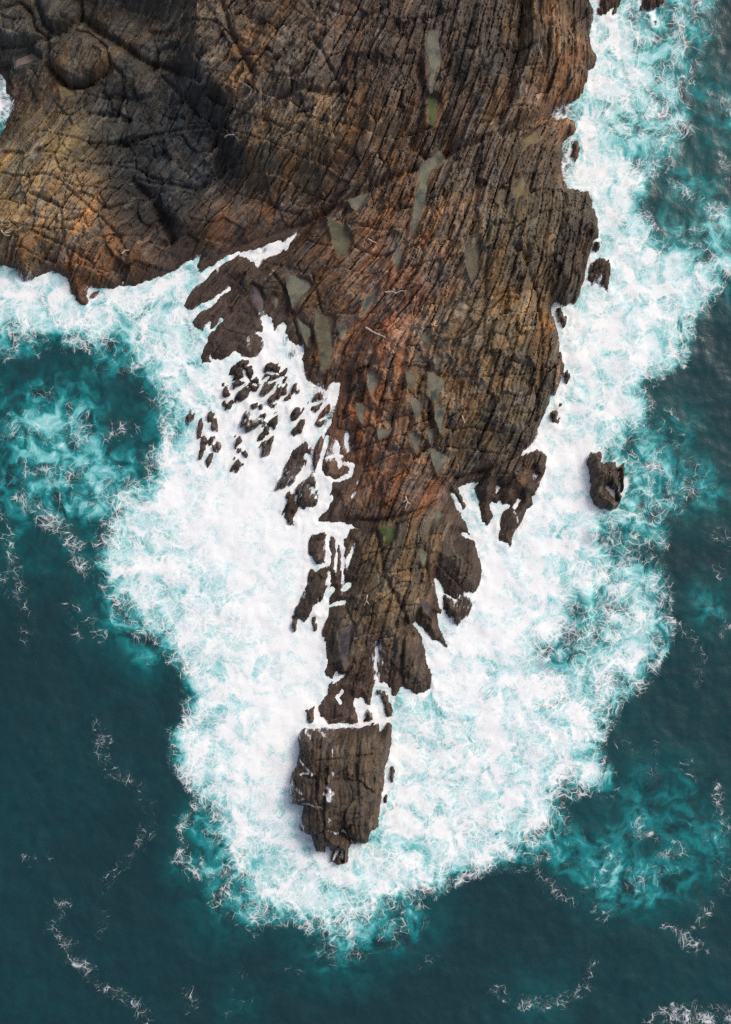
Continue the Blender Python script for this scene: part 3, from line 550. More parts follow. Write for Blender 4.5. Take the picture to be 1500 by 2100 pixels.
# drifting strings of foam on the open sea: (points with half width px, strength)
STR = [([(40,1020,8),(75,1050,16),(120,1080,16),(150,1110,8),(160,1150,12),(195,1180,8)],.46),([(0,860,6),(40,870,8),(90,905,16),(110,960,16)],.28),([(10,1060,5),(20,1110,8),(35,1200,12),(50,1260,12),(55,1310,6)],.30),([(0,1190,8),(30,1220,6)],.3),
 ([(150,1240,6),(180,1270,8),(210,1310,8)],.3),([(140,1250,4),(160,1300,4)],.26),([(195,1480,5),(210,1530,10),(225,1570,6)],.33),([(225,1590,3),(260,1600,4),(290,1620,8),(305,1650,10),(300,1700,6),(285,1740,6),(240,1780,8),(220,1830,6)],.30),
 ([(130,1850,6),(115,1910,8),(150,1960,8),(175,1990,8),(200,2025,6),(240,2040,5),(280,2060,10),(300,2095,8)],.34),([(60,1765,6),(100,1760,4)],.26),([(220,1880,5),(200,1920,4)],.22),([(490,2000,6),(500,2050,10),(470,2080,6)],.30),([(385,2040,5),(400,2060,5),(385,2075,5)],.28),
 ([(0,870,5),(60,850,4)],.28),([(180,900,5),(235,880,10),(265,880,10)],.4),([(120,830,4),(200,850,6)],.22),([(100,800,4),(150,790,4)],.2),([(1010,2030,6),(1040,2045,10),(1110,2060,10),(1170,2040,8),(1210,2020,5)],.36),([(1215,1965,5),(1210,2000,8)],.34),
 ([(1380,1900,8),(1420,1940,8),(1450,1950,5)],.34),([(1440,1860,8),(1430,1900,6)],.3),([(1340,2095,14),(1420,2080,14),(1490,2080,16)],.45),([(1110,1790,8),(1140,1830,10),(1180,1850,6),(1210,1820,4)],.38),([(1310,1690,12),(1340,1720,14),(1400,1740,10),(1350,1750,8)],.38),
 ([(1215,1840,5),(1250,1870,10),(1240,1890,6)],.36),([(1270,1720,3),(1265,1760,6),(1240,1770,5)],.30),([(1450,1710,10),(1490,1730,8)],.3),([(1400,1560,5),(1430,1600,10),(1400,1620,8)],.28),([(1470,1600,5),(1480,1640,10),(1490,1800,14),(1460,1850,8)],.30),
 ([(1350,1530,6),(1330,1600,6)],.22),([(1270,1520,10),(1300,1540,6)],.28),([(1410,1300,8),(1440,1350,8),(1430,1400,5)],.26),([(1470,1100,10),(1500,1110,8)],.30),([(1460,1140,6),(1480,1180,4)],.24),([(1490,1280,8),(1480,1300,6)],.28),
 ([(1380,380,8),(1430,410,10),(1480,440,8)],.40),([(1460,430,10),(1490,445,8)],.5),([(1370,490,10),(1440,470,10),(1500,480,12)],.36),([(1490,540,12),(1450,600,10)],.36),([(1370,840,8),(1390,880,8)],.3),([(1460,200,10),(1500,220,10)],.36),([(1480,330,8),(1510,360,8)],.3),
 ([(420,1630,3),(375,1690,6),(372,1760,8),(400,1795,6)],.5),([(470,1760,6),(440,1790,6),(420,1780,4)],.45),([(0,980,6),(50,930,6)],.24),([(250,960,5),(270,990,6),(240,1040,6)],.4),([(200,1040,6),(215,1075,6)],.5),([(560,1980,5),(620,2000,5)],.2),([(850,1990,6),(900,1960,5)],.18),([(1030,1560,5),(1020,1570,4)],.1)]
sf = np.zeros((NY, NX), f32)
for pts, st in STR:
    d = np.full((NY, NX), 3.0, f32)
    for a, b in zip(pts[:-1], pts[1:]): seg_update(d, W(a[0], a[1]), W(b[0], b[1]), 3.0, a[2] * MPP, b[2] * MPP)
    d = d + 0.8 * fbm(GX * .5, GY * .5, 3, 111)
    sf = np.maximum(sf, 1.1 * st * sstep(1.25, -0.3, d))
Dn = np.maximum(Dn, sf)
Dn = np.maximum(Dn, 0.06 * sstep(-5, 0, fsd))
near = sstep(-0.9, -0.1, sd_raw) * (0.75 + 0.8 * fbm(GX * .8, GY * .8, 3, 151))                      # water against the rock is white
Dn = np.maximum(Dn, near * 0.85 * (fsd > -2))
PX = GX / MPP + 750; PY = 1050 - GY / MPP
washz = (PX > 470) & (PX < 740) & (PY > 470) & (PY < 1330) & ((PX > 560) | (PY < 1000))
Dn = np.where(washz, np.maximum(Dn, 1.05 * sstep(-2.5, -1.0, sd_raw)), Dn)
Dn = np.where(gap < 0.3, np.maximum(Dn, 1.0), Dn)
AE = [(100,930,150,.56),(180,1000,110,.56),(60,1000,120,.36),(220,1080,90,.42),(30,1130,90,.2),(430,1690,60,.5),(400,1760,60,.22),(1420,380,70,.34),(1460,480,80,.42),(1490,560,60,.4),(1380,480,60,.4),(1370,900,70,.3),(1420,1000,80,.34),
 (1350,1680,110,.36),(1290,1790,90,.48),(1400,1780,80,.28),(1460,1720,80,.22),(1160,1740,60,.4),(1450,1240,60,.24),(1270,1090,60,.3),(20,800,70,.26),(90,790,60,.2),(230,740,60,.4),(260,1250,70,.4),(300,1340,50,.3),(1230,1240,60,.55),(1210,1320,60,.5),
 (1160,1350,50,.6),(1450,170,60,.36),(1500,250,80,.34),(480,1850,80,.3),(700,1930,90,.35),(830,1890,70,.34),(1290,280,60,.55),(1290,920,60,.5),(1240,830,60,.75),(340,860,50,.4),(290,920,50,.35),(1120,2080,90,.12),(500,2060,60,.12),(1180,1400,80,.5)]
ae = np.zeros_like(CX)
for (px, py, r, v) in AE:
    x, y = W(px, py); ae = np.maximum(ae, v * np.exp(-((CX - x) ** 2 + (CY - y) ** 2) / (2 * (r * MPP * .75) ** 2)))
ae = 0.8 * up(ae) * (1 + 0.9 * fbm(GX * .15, GY * .15, 4, 121))
Dn = np.maximum(Dn, 0.95 * np.clip(ae, 0, .45) - .04)
Ae = np.clip(np.maximum(ae, 0.92 * np.clip(np.where(fsd > 3, Dn, np.maximum(Dn, dens_in * .8 * sstep(-.6, 1.8, fsd))), 0, 1) ** 1.3 * sstep(-0.7, 1.8, fsd)), 0, 1).astype(f32)
zw = 0.18 * fbm(GX * .06 + 3, GY * .06, 2, 131) + 0.10 * fbm(GX * .35, GY * .35, 3, 135) * 1.2
zw = zw + sstep(.2, .9, Dn) * (0.10 * fbm(GX * .4, GY * .4, 2, 141, .5) + 0.05) 
calm = sstep(-0.05, -1.2, sd_raw)
zw = zw * (0.12 + 0.88 * calm)
# standing wave faces off the right point
for pts in ([(1205,1225),(1195,1270),(1180,1310)], [(1180,1310),(1150,1345),(1120,1352)], [(1285,1055),(1240,1090),(1215,1095)], [(1330,1110),(1270,1130)]):
    d = np.full((NY, NX), 3.0, f32)
    for a, b in zip(pts[:-1], pts[1:]): seg_update(d, W(*a), W(*b), 3.0)
    zw = zw + 0.5 * np.exp(-(d / .9) ** 2)
zw = (zw + 0.16 * near * (0.5 + 1.6 * fbm(GX * .7, GY * .7, 2, 155))).astype(f32)

# slow noises that fray the foam and bend its lace, stored on the sea mesh
wx = 1.0 * fbm(GX * .33, GY * .33, 3, 161) + 0.20 * fbm(GX * 1.6, GY * 1.6, 2, 165)
wy = 1.0 * fbm(GX * .33, GY * .33, 3, 171) + 0.20 * fbm(GX * 1.6, GY * 1.6, 2, 175)
Px, Py = GX + wx, GY + wy
qx = GX + 1.8 * fbm(GX * .22, GY * .22, 3, 211, .55); qy = GY + 1.8 * fbm(GX * .22, GY * .22, 3, 215, .55)
qx, qy = qx + 0.7 * fbm(qx * .7, qy * .7, 2, 219), qy + 0.7 * fbm(qx * .7, qy * .7, 2, 223)
pn = fbm(qx * .42, qy * .42, 5, 181, .6); pn2 = fbm(GX * 2.4, GY * 2.4, 3, 186, .65)
Fm = Dn + (0.50 * pn + 0.16 * pn2) * (0.6 * sstep(0.02, .3, Dn) + 0.4 * sstep(.3, .6, Dn))
brk = sstep(-.15, .15, fbm(GX * 1.1, GY * 1.1, 3, 191))
mott = fbm(qx * .6, qy * .6, 5, 195, .6); fil = 0.5 - np.abs(fbm(Px * .35, Py * .35, 4, 199, .6)) * 2.2
An = np.clip(Ae + .005 + .05 * fbm(GX * .045, GY * .045, 3, 203) + mott * (.04 + .42 * sstep(0, .4, Ae) - .16 * sstep(.6, .9, Ae)) + .16 * fil * sstep(.08, .3, Ae) * sstep(.75, .4, Ae), 0, 1)

# ------------------------------------------------------------------ materials
def nt(name):
    m = bpy.data.materials.new(name); m.use_nodes = True; t = m.node_tree; t.nodes.clear(); return m, t
class N:
    def __init__(s, t): s.t = t
    def new(s, ty, **kw):
        n = s.t.nodes.new(ty)
        for k, v in kw.items(): setattr(n, k, v)
        return n
    def set(s, sock, v):
        if hasattr(v, 'is_linked') or isinstance(v, bpy.types.NodeSocket): s.t.links.new(v, sock)
        else: sock.default_value = v
    def math(s, op, a, b=0.0, c=0.0, clamp=False):
        n = s.new('ShaderNodeMath', operation=op, use_clamp=clamp)
        for i, v in enumerate((a, b, c)): s.set(n.inputs[i], v)
        return n.outputs[0]
    def vmath(s, op, a, b=(0, 0, 0), sc=None):
        n = s.new('ShaderNodeVectorMath', operation=op)
        s.set(n.inputs[0], a); s.set(n.inputs[1], b)
        if sc is not None: s.set(n.inputs['Scale'], sc)
        return n.outputs[0]
    def smooth(s, x, a, b, lo=0.0, hi=1.0):
        n = s.new('ShaderNodeMapRange', interpolation_type='SMOOTHSTEP')
        for i, v in enumerate((x, a, b, lo, hi)): s.set(n.inputs[i], v)
        return n.outputs[0]
    def noise(s, v, scale, detail=3.0, rough=0.55, dist=0.0, col=False):
        n = s.new('ShaderNodeTexNoise'); s.set(n.inputs['Vector'], v); n.inputs['Scale'].default_value = scale
        n.inputs['Detail'].default_value = detail; n.inputs['Roughness'].default_value = rough; n.inputs['Distortion'].default_value = dist
        return n.outputs['Color' if col else 'Fac']
    def vor(s, v, scale, feature='DISTANCE_TO_EDGE'):
        n = s.new('ShaderNodeTexVoronoi', feature=feature); s.set(n.inputs['Vector'], v); n.inputs['Scale'].default_value = scale
        return n.outputs['Distance']
    def mix(s, f, a, b, mode='MIX'):
        n = s.new('ShaderNodeMix', data_type='RGBA', blend_type=mode); s.set(n.inputs[0], f); s.set(n.inputs[6], a); s.set(n.inputs[7], b)
        return n.outputs[2]
    def attr(s, name, out='Fac'):
        n = s.new('ShaderNodeAttribute', attribute_name=name); return n.outputs[out]
def c4(a): return (float(a[0]), float(a[1]), float(a[2]), 1.0)

def sea_material():
    m, t = nt('sea_water'); n = N(t)
    pos = n.new('ShaderNodeNewGeometry').outputs['Position']
    pos = n.vmath('MULTIPLY', pos, (1, 1, 0))
    foam = n.attr('foam'); aer = n.attr('aer')
    wv = n.attr('warp', 'Vector'); p = n.vmath('ADD', pos, n.vmath('MULTIPLY', wv, (1, 1, 0)))
    dm = foam
    # foam lace: cell walls at three sizes, thicker where the foam is denser
    wid = n.smooth(dm, .1, 1.05, .016, .085)
    l1 = n.smooth(n.math('DIVIDE', n.vor(p, .8), n.math('MULTIPLY', wid, 1.1)), 1.0, -.2)
    l2 = n.smooth(n.math('DIVIDE', n.vor(p, 1.8), n.math('MULTIPLY', wid, 1.5)), 1.0, -.2)
    l3 = n.smooth(n.math('DIVIDE', n.vor(p, 3.4), n.math('MULTIPLY', wid, 2.2)), 1.0, -.2)
    rid = n.math('ABSOLUTE', n.math('SUBTRACT', n.noise(p, 1.3, 4, .62), .5))
    l4 = n.smooth(n.math('DIVIDE', rid, n.math('MULTIPLY', wid, .35)), 1.0, .1)
    g1 = n.smooth(dm, .10, .40); g2 = n.smooth(dm, .24, .60); g3 = n.smooth(dm, .4, .8)
    lace = n.math('MAXIMUM', n.math('MULTIPLY', n.math('MULTIPLY', l1, g1), .9), n.math('MULTIPLY', n.math('MULTIPLY', l2, g2), .75))
    lace = n.math('MAXIMUM', lace, n.math('MULTIPLY', n.math('MULTIPLY', l3, g3), .45))
    lace = n.math('MAXIMUM', lace, n.math('MULTIPLY', l4, n.smooth(dm, .16, .5, 0, .25)))
    sep = n.new('ShaderNodeSeparateXYZ'); n.set(sep.inputs[0], wv)
    brk = sep.outputs[2]
    lace = n.math('MULTIPLY', lace, n.math('MAXIMUM', brk, n.smooth(dm, .3, .75)))
    solid = n.smooth(dm, .66, 1.22, 0, .92)
    F = n.math('ADD', n.math('MULTIPLY', lace, n.smooth(dm, .05, .7, .55, 1.0)), solid, clamp=True)
    sp = n.smooth(n.noise(pos, 9.0, 2, .7), .62, .74)
    F = n.math('MAXIMUM', F, n.math('MULTIPLY', sp, n.smooth(dm, .12, .5, 0, .7)))
    av = aer
    ramp = n.new('ShaderNodeValToRGB'); n.set(ramp.inputs[0], av); cr = ramp.color_ramp
    st = [(0, srgb(26, 56, 63)), (.16, srgb(22, 80, 84)), (.40, srgb(33, 136, 140)), (.60, srgb(112, 196, 198)), (.80, srgb(176, 223, 227)), (1, srgb(222, 240, 243))]
    while len(cr.elements) < len(st): cr.elements.new(.5)
    for e, (q, c) in zip(cr.elements, st): e.position = q; e.color = c4(c)
    colr = n.mix(F, ramp.outputs[0], c4(srgb(247, 250, 251)))
    b = n.new('ShaderNodeBsdfPrincipled'); n.set(b.inputs['Base Color'], colr)
    n.set(b.inputs['Roughness'], n.smooth(F, 0, .6, .22, .9)); b.inputs['IOR'].default_value = 1.33
    n.set(b.inputs['Specular IOR Level'], n.smooth(F, 0, .6, .5, .1))
    chop = n.noise(p, 2.2, 4, .62)
    bp = n.new('ShaderNodeBump'); n.set(bp.inputs['Strength'], n.smooth(F, 0, .8, .4, .12)); bp.inputs['Distance'].default_value = .08
    n.set(bp.inputs['Height'], chop); n.set(b.inputs['Normal'], bp.outputs[0])
    o = n.new('ShaderNodeOutputMaterial'); t.links.new(b.outputs[0], o.inputs[0]); return m

def rock_material():
    m, t = nt('layered_rock'); n = N(t)
    pos = n.new('ShaderNodeNewGeometry').outputs['Position']
    col = n.attr('col', 'Color'); st = n.attr('st', 'Vector'); wash = n.attr('wash')
    sv = n.vmath('MULTIPLY', st, (.55, 3.4, 1))
    streak = n.noise(sv, 1.6, 4, .65); grain = n.noise(pos, 5.0, 3, .7)
    k = n.math('ADD', n.math('MULTIPLY', n.math('SUBTRACT', streak, .5), 2.0), n.math('MULTIPLY', n.math('SUBTRACT', grain, .5), 1.2))
    k = n.math('ADD', k, 1.0)
    k = n.math('MAXIMUM', k, .3)
    cc = n.new('ShaderNodeCombineColor')
    for i in range(3): n.set(cc.inputs[i], k)
    c = n.mix(1.0, col, cc.outputs[0], 'MULTIPLY')
    rust = n.smooth(n.noise(sv, .5, 2, .6), .56, .74, 0, .3)
    c = n.mix(rust, c, n.mix(1.0, c, (1.5, .92, .55, 1), 'MULTIPLY'))
    # white film of draining foam
    fs = n.math('ADD', n.noise(n.vmath('MULTIPLY', st, (1.3, 5.5, 1)), 1.0, 3, .6), n.math('MULTIPLY', n.math('SUBTRACT', grain, .5), .5))
    film = n.smooth(n.math('ADD', fs, n.math('MULTIPLY', wash, .62)), .84, 1.12)
    c = n.mix(n.math('MULTIPLY', film, .9), c, c4(srgb(232, 236, 240)))
    b = n.new('ShaderNodeBsdfPrincipled'); n.set(b.inputs['Base Color'], c)
    n.set(b.inputs['Roughness'], n.smooth(grain, .3, .7, .55, .8)); b.inputs['Specular IOR Level'].default_value = .35
    hgt = n.math('ADD', n.math('MULTIPLY', streak, .7), n.math('MULTIPLY', grain, .6))
    bp = n.new('ShaderNodeBump'); bp.inputs['Strength'].default_value = .9; bp.inputs['Distance'].default_value = .16
    n.set(bp.inputs['Height'], hgt); n.set(b.inputs['Normal'], bp.outputs[0])
    o = n.new('ShaderNodeOutputMaterial'); t.links.new(b.outputs[0], o.inputs[0]); return m

def pool_material(name, ca, cb, rough):
    m, t = nt(name); n = N(t)
    pos = n.new('ShaderNodeNewGeometry').outputs['Position']
    f = n.smooth(n.math('ADD', n.noise(pos, .8, 5, .65), n.math('MULTIPLY', n.math('SUBTRACT', n.noise(pos, 5, 4, .7), .5), .35)), .32, .68)
    c = n.mix(f, c4(srgb(*ca)), c4(srgb(*cb)))
    c = n.mix(n.smooth(n.noise(pos, .45, 3, .6), .5, .66, 0, .75), c, c4(srgb(ca[0] * .52, ca[1] * .6, ca[2] * .72)))
    b = n.new('ShaderNodeBsdfPrincipled'); n.set(b.inputs['Base Color'], c); b.inputs['Roughness'].default_value = rough * .6; b.inputs['IOR'].default_value = 1.33
    bp = n.new('ShaderNodeBump'); bp.inputs['Strength'].default_value = .25; bp.inputs['Distance'].default_value = .03
    n.set(bp.inputs['Height'], n.noise(pos, 3.0, 4)); n.set(b.inputs['Normal'], bp.outputs[0])
    o = n.new('ShaderNodeOutputMaterial'); t.links.new(b.outputs[0], o.inputs[0]); return m
def wood_material():
    m, t = nt('bleached_wood'); n = N(t)
    pos = n.new('ShaderNodeNewGeometry').outputs['Position']
    c = n.mix(n.noise(pos, 6, 5, .7), c4(srgb(150, 130, 112)), c4(srgb(236, 222, 206)))
    b = n.new('ShaderNodeBsdfPrincipled'); n.set(b.inputs['Base Color'], c); b.inputs['Roughness'].default_value = .85
    o = n.new('ShaderNodeOutputMaterial'); t.links.new(b.outputs[0], o.inputs[0]); return m
M_SEA = sea_material(); M_ROCK = rock_material(); M_WOOD = wood_material()
M_POOL = {'g': pool_material('pool_grey_green', (92, 96, 86), (128, 126, 106), .18), 'm': pool_material('pool_moss', (70, 84, 40), (92, 100, 66), .3),
          'o': pool_material('pool_olive', (88, 86, 68), (118, 112, 90), .2), 's': pool_material('wet_sand', (104, 92, 66), (136, 118, 86), .6),
          'p': pool_material('pink_sand', (112, 98, 90), (142, 124, 114), .7), 'w': pool_material('pool_mauve', (84, 74, 74), (112, 102, 102), .2)}

# ------------------------------------------------------------------ mesh output
def grid_faces(mask_cells):
    j, i = np.nonzero(mask_cells)
    a = j * NX + i
    return np.stack([a, a + 1, a + NX + 1, a + NX], -1)
def build(name, quads, Z, attrs, mat, parent=None, skirt=0.0, extra=None):
    """one mesh object from grid quads; attrs: name -> (kind, flat array)"""
    ids, inv = np.unique(quads, return_inverse=True); q = inv.reshape(-1, 4)
    co = np.stack([GX.ravel()[ids], GY.ravel()[ids], Z.ravel()[ids]], -1).astype(f32)
    vals = {k: v[1][ids] for k, v in attrs.items()}
    if skirt > 0:
        ed = np.concatenate([q[:, [0, 1]], q[:, [1, 2]], q[:, [2, 3]], q[:, [3, 0]]])
        key = np.sort(ed, 1); kk = key[:, 0].astype(np.int64) * (len(ids) + 1) + key[:, 1]
        u, first, cnt = np.unique(kk, return_index=True, return_counts=True)
        be = ed[first[cnt == 1]]
        bv, binv = np.unique(be, return_inverse=True); be2 = binv.reshape(-1, 2) + len(ids)
        low = co[bv].copy(); low[:, 2] -= skirt
        co = np.concatenate([co, low]); vals = {k: np.concatenate([v, v[bv]]) for k, v in vals.items()}
        q = np.concatenate([q, np.stack([be[:, 1], be[:, 0], be2[:, 0], be2[:, 1]], -1)])
    if extra is not None:
        eco, eq, ev = extra; q = np.concatenate([q, eq + len(co)]); co = np.concatenate([co, eco.astype(f32)])
        vals = {k: np.concatenate([v, ev[k]]) for k, v in vals.items()}
    me = bpy.data.meshes.new(name)
    me.vertices.add(len(co)); me.vertices.foreach_set('co', co.ravel())
    me.loops.add(q.size); me.loops.foreach_set('vertex_index', q.ravel().astype(np.int32))
    me.polygons.add(len(q)); me.polygons.foreach_set('loop_start', np.arange(0, q.size, 4, dtype=np.int32))
    me.polygons.foreach_set('use_smooth', np.ones(len(q), bool))
    for k, (kind, _) in attrs.items():
        a = me.attributes.new(k, kind, 'POINT'); v = vals[k].astype(f32)
        a.data.foreach_set({'FLOAT': 'value', 'FLOAT_VECTOR': 'vector', 'FLOAT_COLOR': 'color'}[kind], v.ravel())
    me.update(); me.validate()
    me.materials.append(mat)
    o = bpy.data.objects.new(name, me); C.objects.link(o); o.parent = parent
    return o
def tag(o, label=None, cat=None, group=None, kind=None):
    if label: o['label'] = label
    if cat: o['category'] = cat
    if group: o['group'] = group
    if kind: o['kind'] = kind
    return o

# ------------------------------------------------------------------ land
ZL = np.full((NY, NX), -9.0, f32); ZL[LI] = h
full = lambda v, fill=0.0: (lambda a: (a.__setitem__(LI, v), a)[1])(np.full((NY, NX) + v.shape[1:], fill, f32)).reshape((NY * NX,) + v.shape[1:])
RA = {'col': ('FLOAT_COLOR', full(np.concatenate([colL, np.ones((len(colL), 1))], 1))), 'st': ('FLOAT_VECTOR', full(np.stack([SS, TT, np.zeros_like(SS)], -1))), 'wash': ('FLOAT', full(wash))}
okc = land[:-1, :-1] & land[1:, :-1] & land[:-1, 1:] & land[1:, 1:]
zmax = np.maximum(np.maximum(ZL[:-1, :-1], ZL[1:, :-1]), np.maximum(ZL[:-1, 1:], ZL[1:, 1:]))
okc &= zmax > -0.75
cell_own = owner[:-1, :-1]
LC1 = np.zeros((NY, NX), np.int64); LC1[LI] = c1; LB = np.full((NY, NX), -1, np.int16); LB[LI] = lbid
# the headland: beyond the fine grid it carries on inland as a coarse sheet
main_cells = okc & (cell_own == 0)
bcell = LB[:-1, :-1]
for i, (lab, pl) in enumerate(BOULDERS):
    mk = main_cells & (bcell == i)
    tag(build('boulder', grid_faces(mk), ZL, RA, M_ROCK, skirt=1.2), lab, 'boulder', 'boulders in the upper left gully')
body = main_cells & (bcell < 0)
qb = grid_faces(body); cidq = LC1[:-1, :-1][body]
# only slabs inside the picture and clear of the waterline count as pieces
gx0 = GX[:-1, :-1][body]; gy0 = GY[:-1, :-1][body]; gz0 = ZL[:-1, :-1][body]
vis = (np.abs(gx0) < 36.5) & (np.abs(gy0) < 51.5) & (gz0 > 0.25)
u, inv, cnt = np.unique(cidq, return_inverse=True, return_counts=True)
okn = np.bincount(inv, weights=vis) / cnt
score = cnt * (okn > 0.98)
top = np.argsort(-score)[:300]; top = top[score[top] > 60]
is_top = np.zeros(len(u), bool); is_top[top] = True
# coarse continuation north of the grid
nx2 = 60; ny2 = 40
ex = np.linspace(X0 + 1, W(1185, 0)[0], nx2); ey = Y0 + D * (NY - 1) - 0.2 + np.linspace(0, 1, ny2) ** 1.5 * 160
EX, EY = np.meshgrid(ex, ey)
edge_h = np.interp(ex, xs, np.maximum(ZL[-1], -0.5))
EZ = edge_h[None] * np.exp(-(EY - ey[0]) / 8) + (1 - np.exp(-(EY - ey[0]) / 8)) * (12 + 9 * fbm(EX * .05, EY * .05, 4, 5) - 16 * sstep(10, 0, EX - ex[0]) - 16 * sstep(10, 0, ex[-1] - EX))
ei = (np.arange(ny2 - 1)[:, None] * nx2 + np.arange(nx2 - 1)[None]).ravel()
nE = EX.size
extra = (np.stack([EX.ravel(), EY.ravel(), EZ.ravel()], -1), np.stack([ei, ei + 1, ei + nx2 + 1, ei + nx2], -1),
         {'col': np.tile(np.array([[.085, .06, .042, 1]]), (nE, 1)), 'st': np.stack([EX.ravel(), EY.ravel(), 0 * EX.ravel()], -1), 'wash': np.zeros(nE)})
head = tag(build('headland', qb[~is_top[inv]], ZL, RA, M_ROCK, extra=extra), 'brown fractured rock headland running down the picture into white surf', None, None, 'structure')
order = np.argsort(inv, kind='stable'); starts = np.concatenate([[0], np.cumsum(cnt)])
for k in top:
    build('rock_slab', qb[order[starts[k]:starts[k + 1]]], ZL, RA, M_ROCK, parent=head, skirt=0.7)
for i, (lab, pl) in enumerate(ROCKS):
    mk = okc & (cell_own == i + 1)
    if mk.sum() < 4: continue
    tag(build('sea_rock', grid_faces(mk), ZL, RA, M_ROCK, skirt=0.5), lab, 'rock', 'rocks standing in the surf')

# ------------------------------------------------------------------ sea and surf
SA = {'foam': ('FLOAT', np.clip(Fm, 0, 1.4).ravel()), 'aer': ('FLOAT', An.ravel()), 'warp': ('FLOAT_VECTOR', np.stack([wx, wy, brk], -1).reshape(-1, 3))}
zmin = np.minimum(np.minimum(ZL[:-1, :-1], ZL[1:, :-1]), np.minimum(ZL[:-1, 1:], ZL[1:, 1:]))
seac = zmin < 0.45
smooth_d = sstep(-0.5, 0.8, fsd)
fo = seac & ((smooth_d[:-1, :-1] > .5) | (sd_raw[:-1, :-1] > -0.4))
R = 4000.0
xe = [-R, X0, X0 + D * (NX - 1), R]; ye = [-R, Y0, Y0 + D * (NY - 1), R]
oc_, oq = [], []
for j in range(3):
    for i in range(3):
        if i == 1 and j == 1: continue
        b0 = len(oc_); oc_ += [(xe[i], ye[j], -.02), (xe[i + 1], ye[j], -.02), (xe[i + 1], ye[j + 1], -.02), (xe[i], ye[j + 1], -.02)]; oq.append([b0, b0 + 1, b0 + 2, b0 + 3])
extra = (np.array(oc_), np.array(oq), {'foam': np.full(len(oc_), .08), 'aer': np.full(len(oc_), .03), 'warp': np.zeros((len(oc_), 3))})
tag(build('sea', grid_faces(seac & ~fo), zw, SA, M_SEA, extra=extra), 'dark teal open sea with drifting strings of foam', None, None, 'structure')
tag(build('sea_foam', grid_faces(fo), zw, SA, M_SEA), 'white churning surf wrapped round the rocky headland', 'sea foam', None, 'stuff')

# ------------------------------------------------------------------ rock pools
def in_poly_mesh(name, wp, z, mat):
    """flat water sheet with a wavy rim and a shallow thickness"""
    pts = []
    n = len(wp); cx = sum(p[0] for p in wp) / n; cy = sum(p[1] for p in wp) / n
    for a in range(n):
        (x0, y0), (x1, y1) = wp[a], wp[(a + 1) % n]
        L = math.hypot(x1 - x0, y1 - y0); st = max(1, int(L / 0.25))
        for k in range(st):
            f = k / st; x = x0 + (x1 - x0) * f; y = y0 + (y1 - y0) * f
            w = 0.07 * math.sin(7 * x + 3 * y) + 0.05 * math.sin(13 * y - 5 * x)
            d = math.hypot(x - cx, y - cy) + 1e-6
            pts.append((x + (x - cx) / d * (w + .16), y + (y - cy) / d * (w + .16)))
    m = len(pts)
    me = bpy.data.meshes.new(name)
    me.from_pydata([(x, y, z) for x, y in pts] + [(x, y, z - .25) for x, y in pts], [], [list(range(m))] + [[m + a, m + (a + 1) % m, (a + 1) % m, a] for a in range(m)])
    me.materials.append(mat); o = bpy.data.objects.new(name, me); C.objects.link(o); return o
for lab, tint, wp, lvl in pool_meshes:
    area = sum(wp[a][0] * wp[(a + 1) % len(wp)][1] - wp[(a + 1) % len(wp)][0] * wp[a][1] for a in range(len(wp)))
    if area < 0: wp = wp[::-1]
    sand = tint in 'sp'
    tag(in_poly_mesh('sand_patch' if sand else 'rock_pool', wp, lvl, M_POOL[tint]), lab, 'sand' if sand else 'rock pool', 'pale sandy hollows' if sand else 'pools in the hollows of the headland')

# ------------------------------------------------------------------ bleached driftwood
hsm2 = ZL
def ground(px, py):
    hh = 0.0
    for _ in range(6):
        x, y = W(px, py, hh)
        i = min(max(int((x - X0) / D), 0), NX - 2); j = min(max(int((y - Y0) / D), 0), NY - 2)
        hh = float(ZL[j:j + 2, i:i + 2].max())
    return Vector((x, y, hh))
def limb(name, pts, r0, r1, parent=None):
    verts, faces = [], []; K = 6
    for a, p in enumerate(pts):
        q = pts[min(a + 1, len(pts) - 1)] - pts[max(a - 1, 0)]; q.normalize()
        u = q.cross(Vector((0, 0, 1))); u = u.normalized() if u.length > 1e-4 else Vector((1, 0, 0)); v = u.cross(q)
        r = (r0 + (r1 - r0) * a / (len(pts) - 1)) * (1 + .15 * math.sin(a * 2.3))
        for k in range(K): verts.append(p + u * r * math.cos(k * math.tau / K) + v * r * math.sin(k * math.tau / K))
    for a in range(len(pts) - 1):
        for k in range(K): faces.append([a * K + k, a * K + (k + 1) % K, (a + 1) * K + (k + 1) % K, (a + 1) * K + k])
    faces += [list(range(K))[::-1], [(len(pts) - 1) * K + k for k in range(K)]]
    me = bpy.data.meshes.new(name); me.from_pydata([tuple(v) for v in verts], [], faces); me.materials.append(M_WOOD)
    o = bpy.data.objects.new(name, me); C.objects.link(o); o.parent = parent; return o
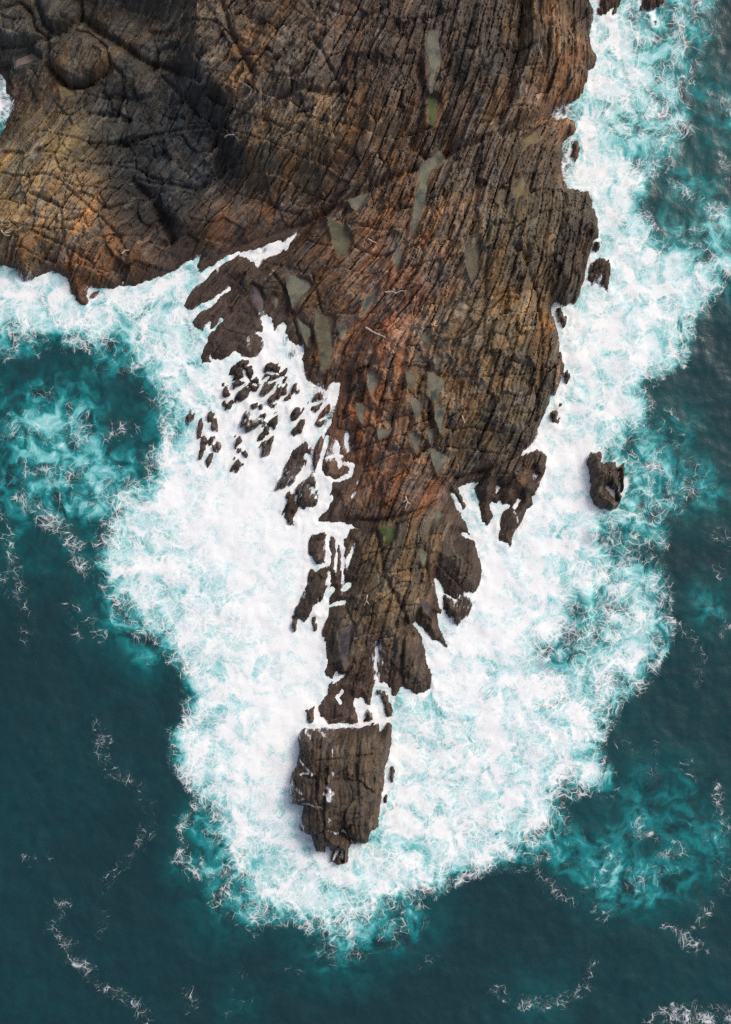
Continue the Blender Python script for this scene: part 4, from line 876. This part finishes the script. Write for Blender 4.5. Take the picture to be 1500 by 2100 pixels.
def stick(pxs, r0, r1, sub=3, lift=.08):
    P = []
    for (a, b) in zip(pxs[:-1], pxs[1:]):
        for k in range(sub): P.append((a[0] + (b[0] - a[0]) * k / sub, a[1] + (b[1] - a[1]) * k / sub))
    P.append(pxs[-1]); g = [ground(*p) for p in P]
    z0, z1 = max(g[0].z, g[1].z), max(g[-1].z, g[-2].z)
    n = len(g) - 1
    lifts = max(max(0, g[a].z - (z0 + (z1 - z0) * a / n)) for a in range(n + 1)) * .5
    return [Vector((g[a].x, g[a].y, z0 + (z1 - z0) * a / n + lifts + lift)) for a in range(n + 1)]
DRIFT = [('pale straight driftwood log lying on the rusty rock', [[(751,672),(770,683),(790,692)]], .14, .08),
 ('crooked bleached branch lying on the pink rock', [[(790,600),(804,598),(812,602),(822,598),(832,596)], [(812,602),(806,606)]], .10, .05),
 ('three-pronged bleached driftwood on the left rust slope', [[(3,472),(10,482),(22,484)], [(10,478),(22,470)], [(8,480),(24,476)], [(14,466),(22,462)]], .07, .04),
 ('short pale stick on the rock above the crooked branch', [[(755,490),(766,496),(774,500)]], .07, .04),
 ('bleached driftwood knot on the lower spine', [[(754,1220),(752,1232),(747,1242)], [(752,1232),(758,1240)]], .13, .06),
 ('white driftwood tangle below the orange buttress', [[(832,1018),(836,1030),(832,1042)], [(836,1030),(842,1034)], [(834,1024),(828,1030)]], .10, .05),
 ('small pale stick beside the dark joint of the headland', [[(948,852),(952,862),(953,868)]], .08, .05),
 ('short white stick on the upper left dark wall', [[(462,282),(470,276),(480,277)]], .10, .06),
 ('pale splinter of driftwood on the rust shore by the left cove', [[(250,520),(258,514),(266,513)]], .09, .05)]
for lab, limbs, r0, r1 in DRIFT:
    g0 = ground(*limbs[0][0]); e = bpy.data.objects.new('driftwood', None); C.objects.link(e); e.location = g0
    tag(e, lab, 'driftwood', 'bleached driftwood on the rocks')
    for k, l in enumerate(limbs):
        o = limb('trunk' if k == 0 else 'branch', [p - g0 for p in stick(l, r0, r1)], .75 * r0 if k == 0 else r0 * .5, .75 * r1, e)
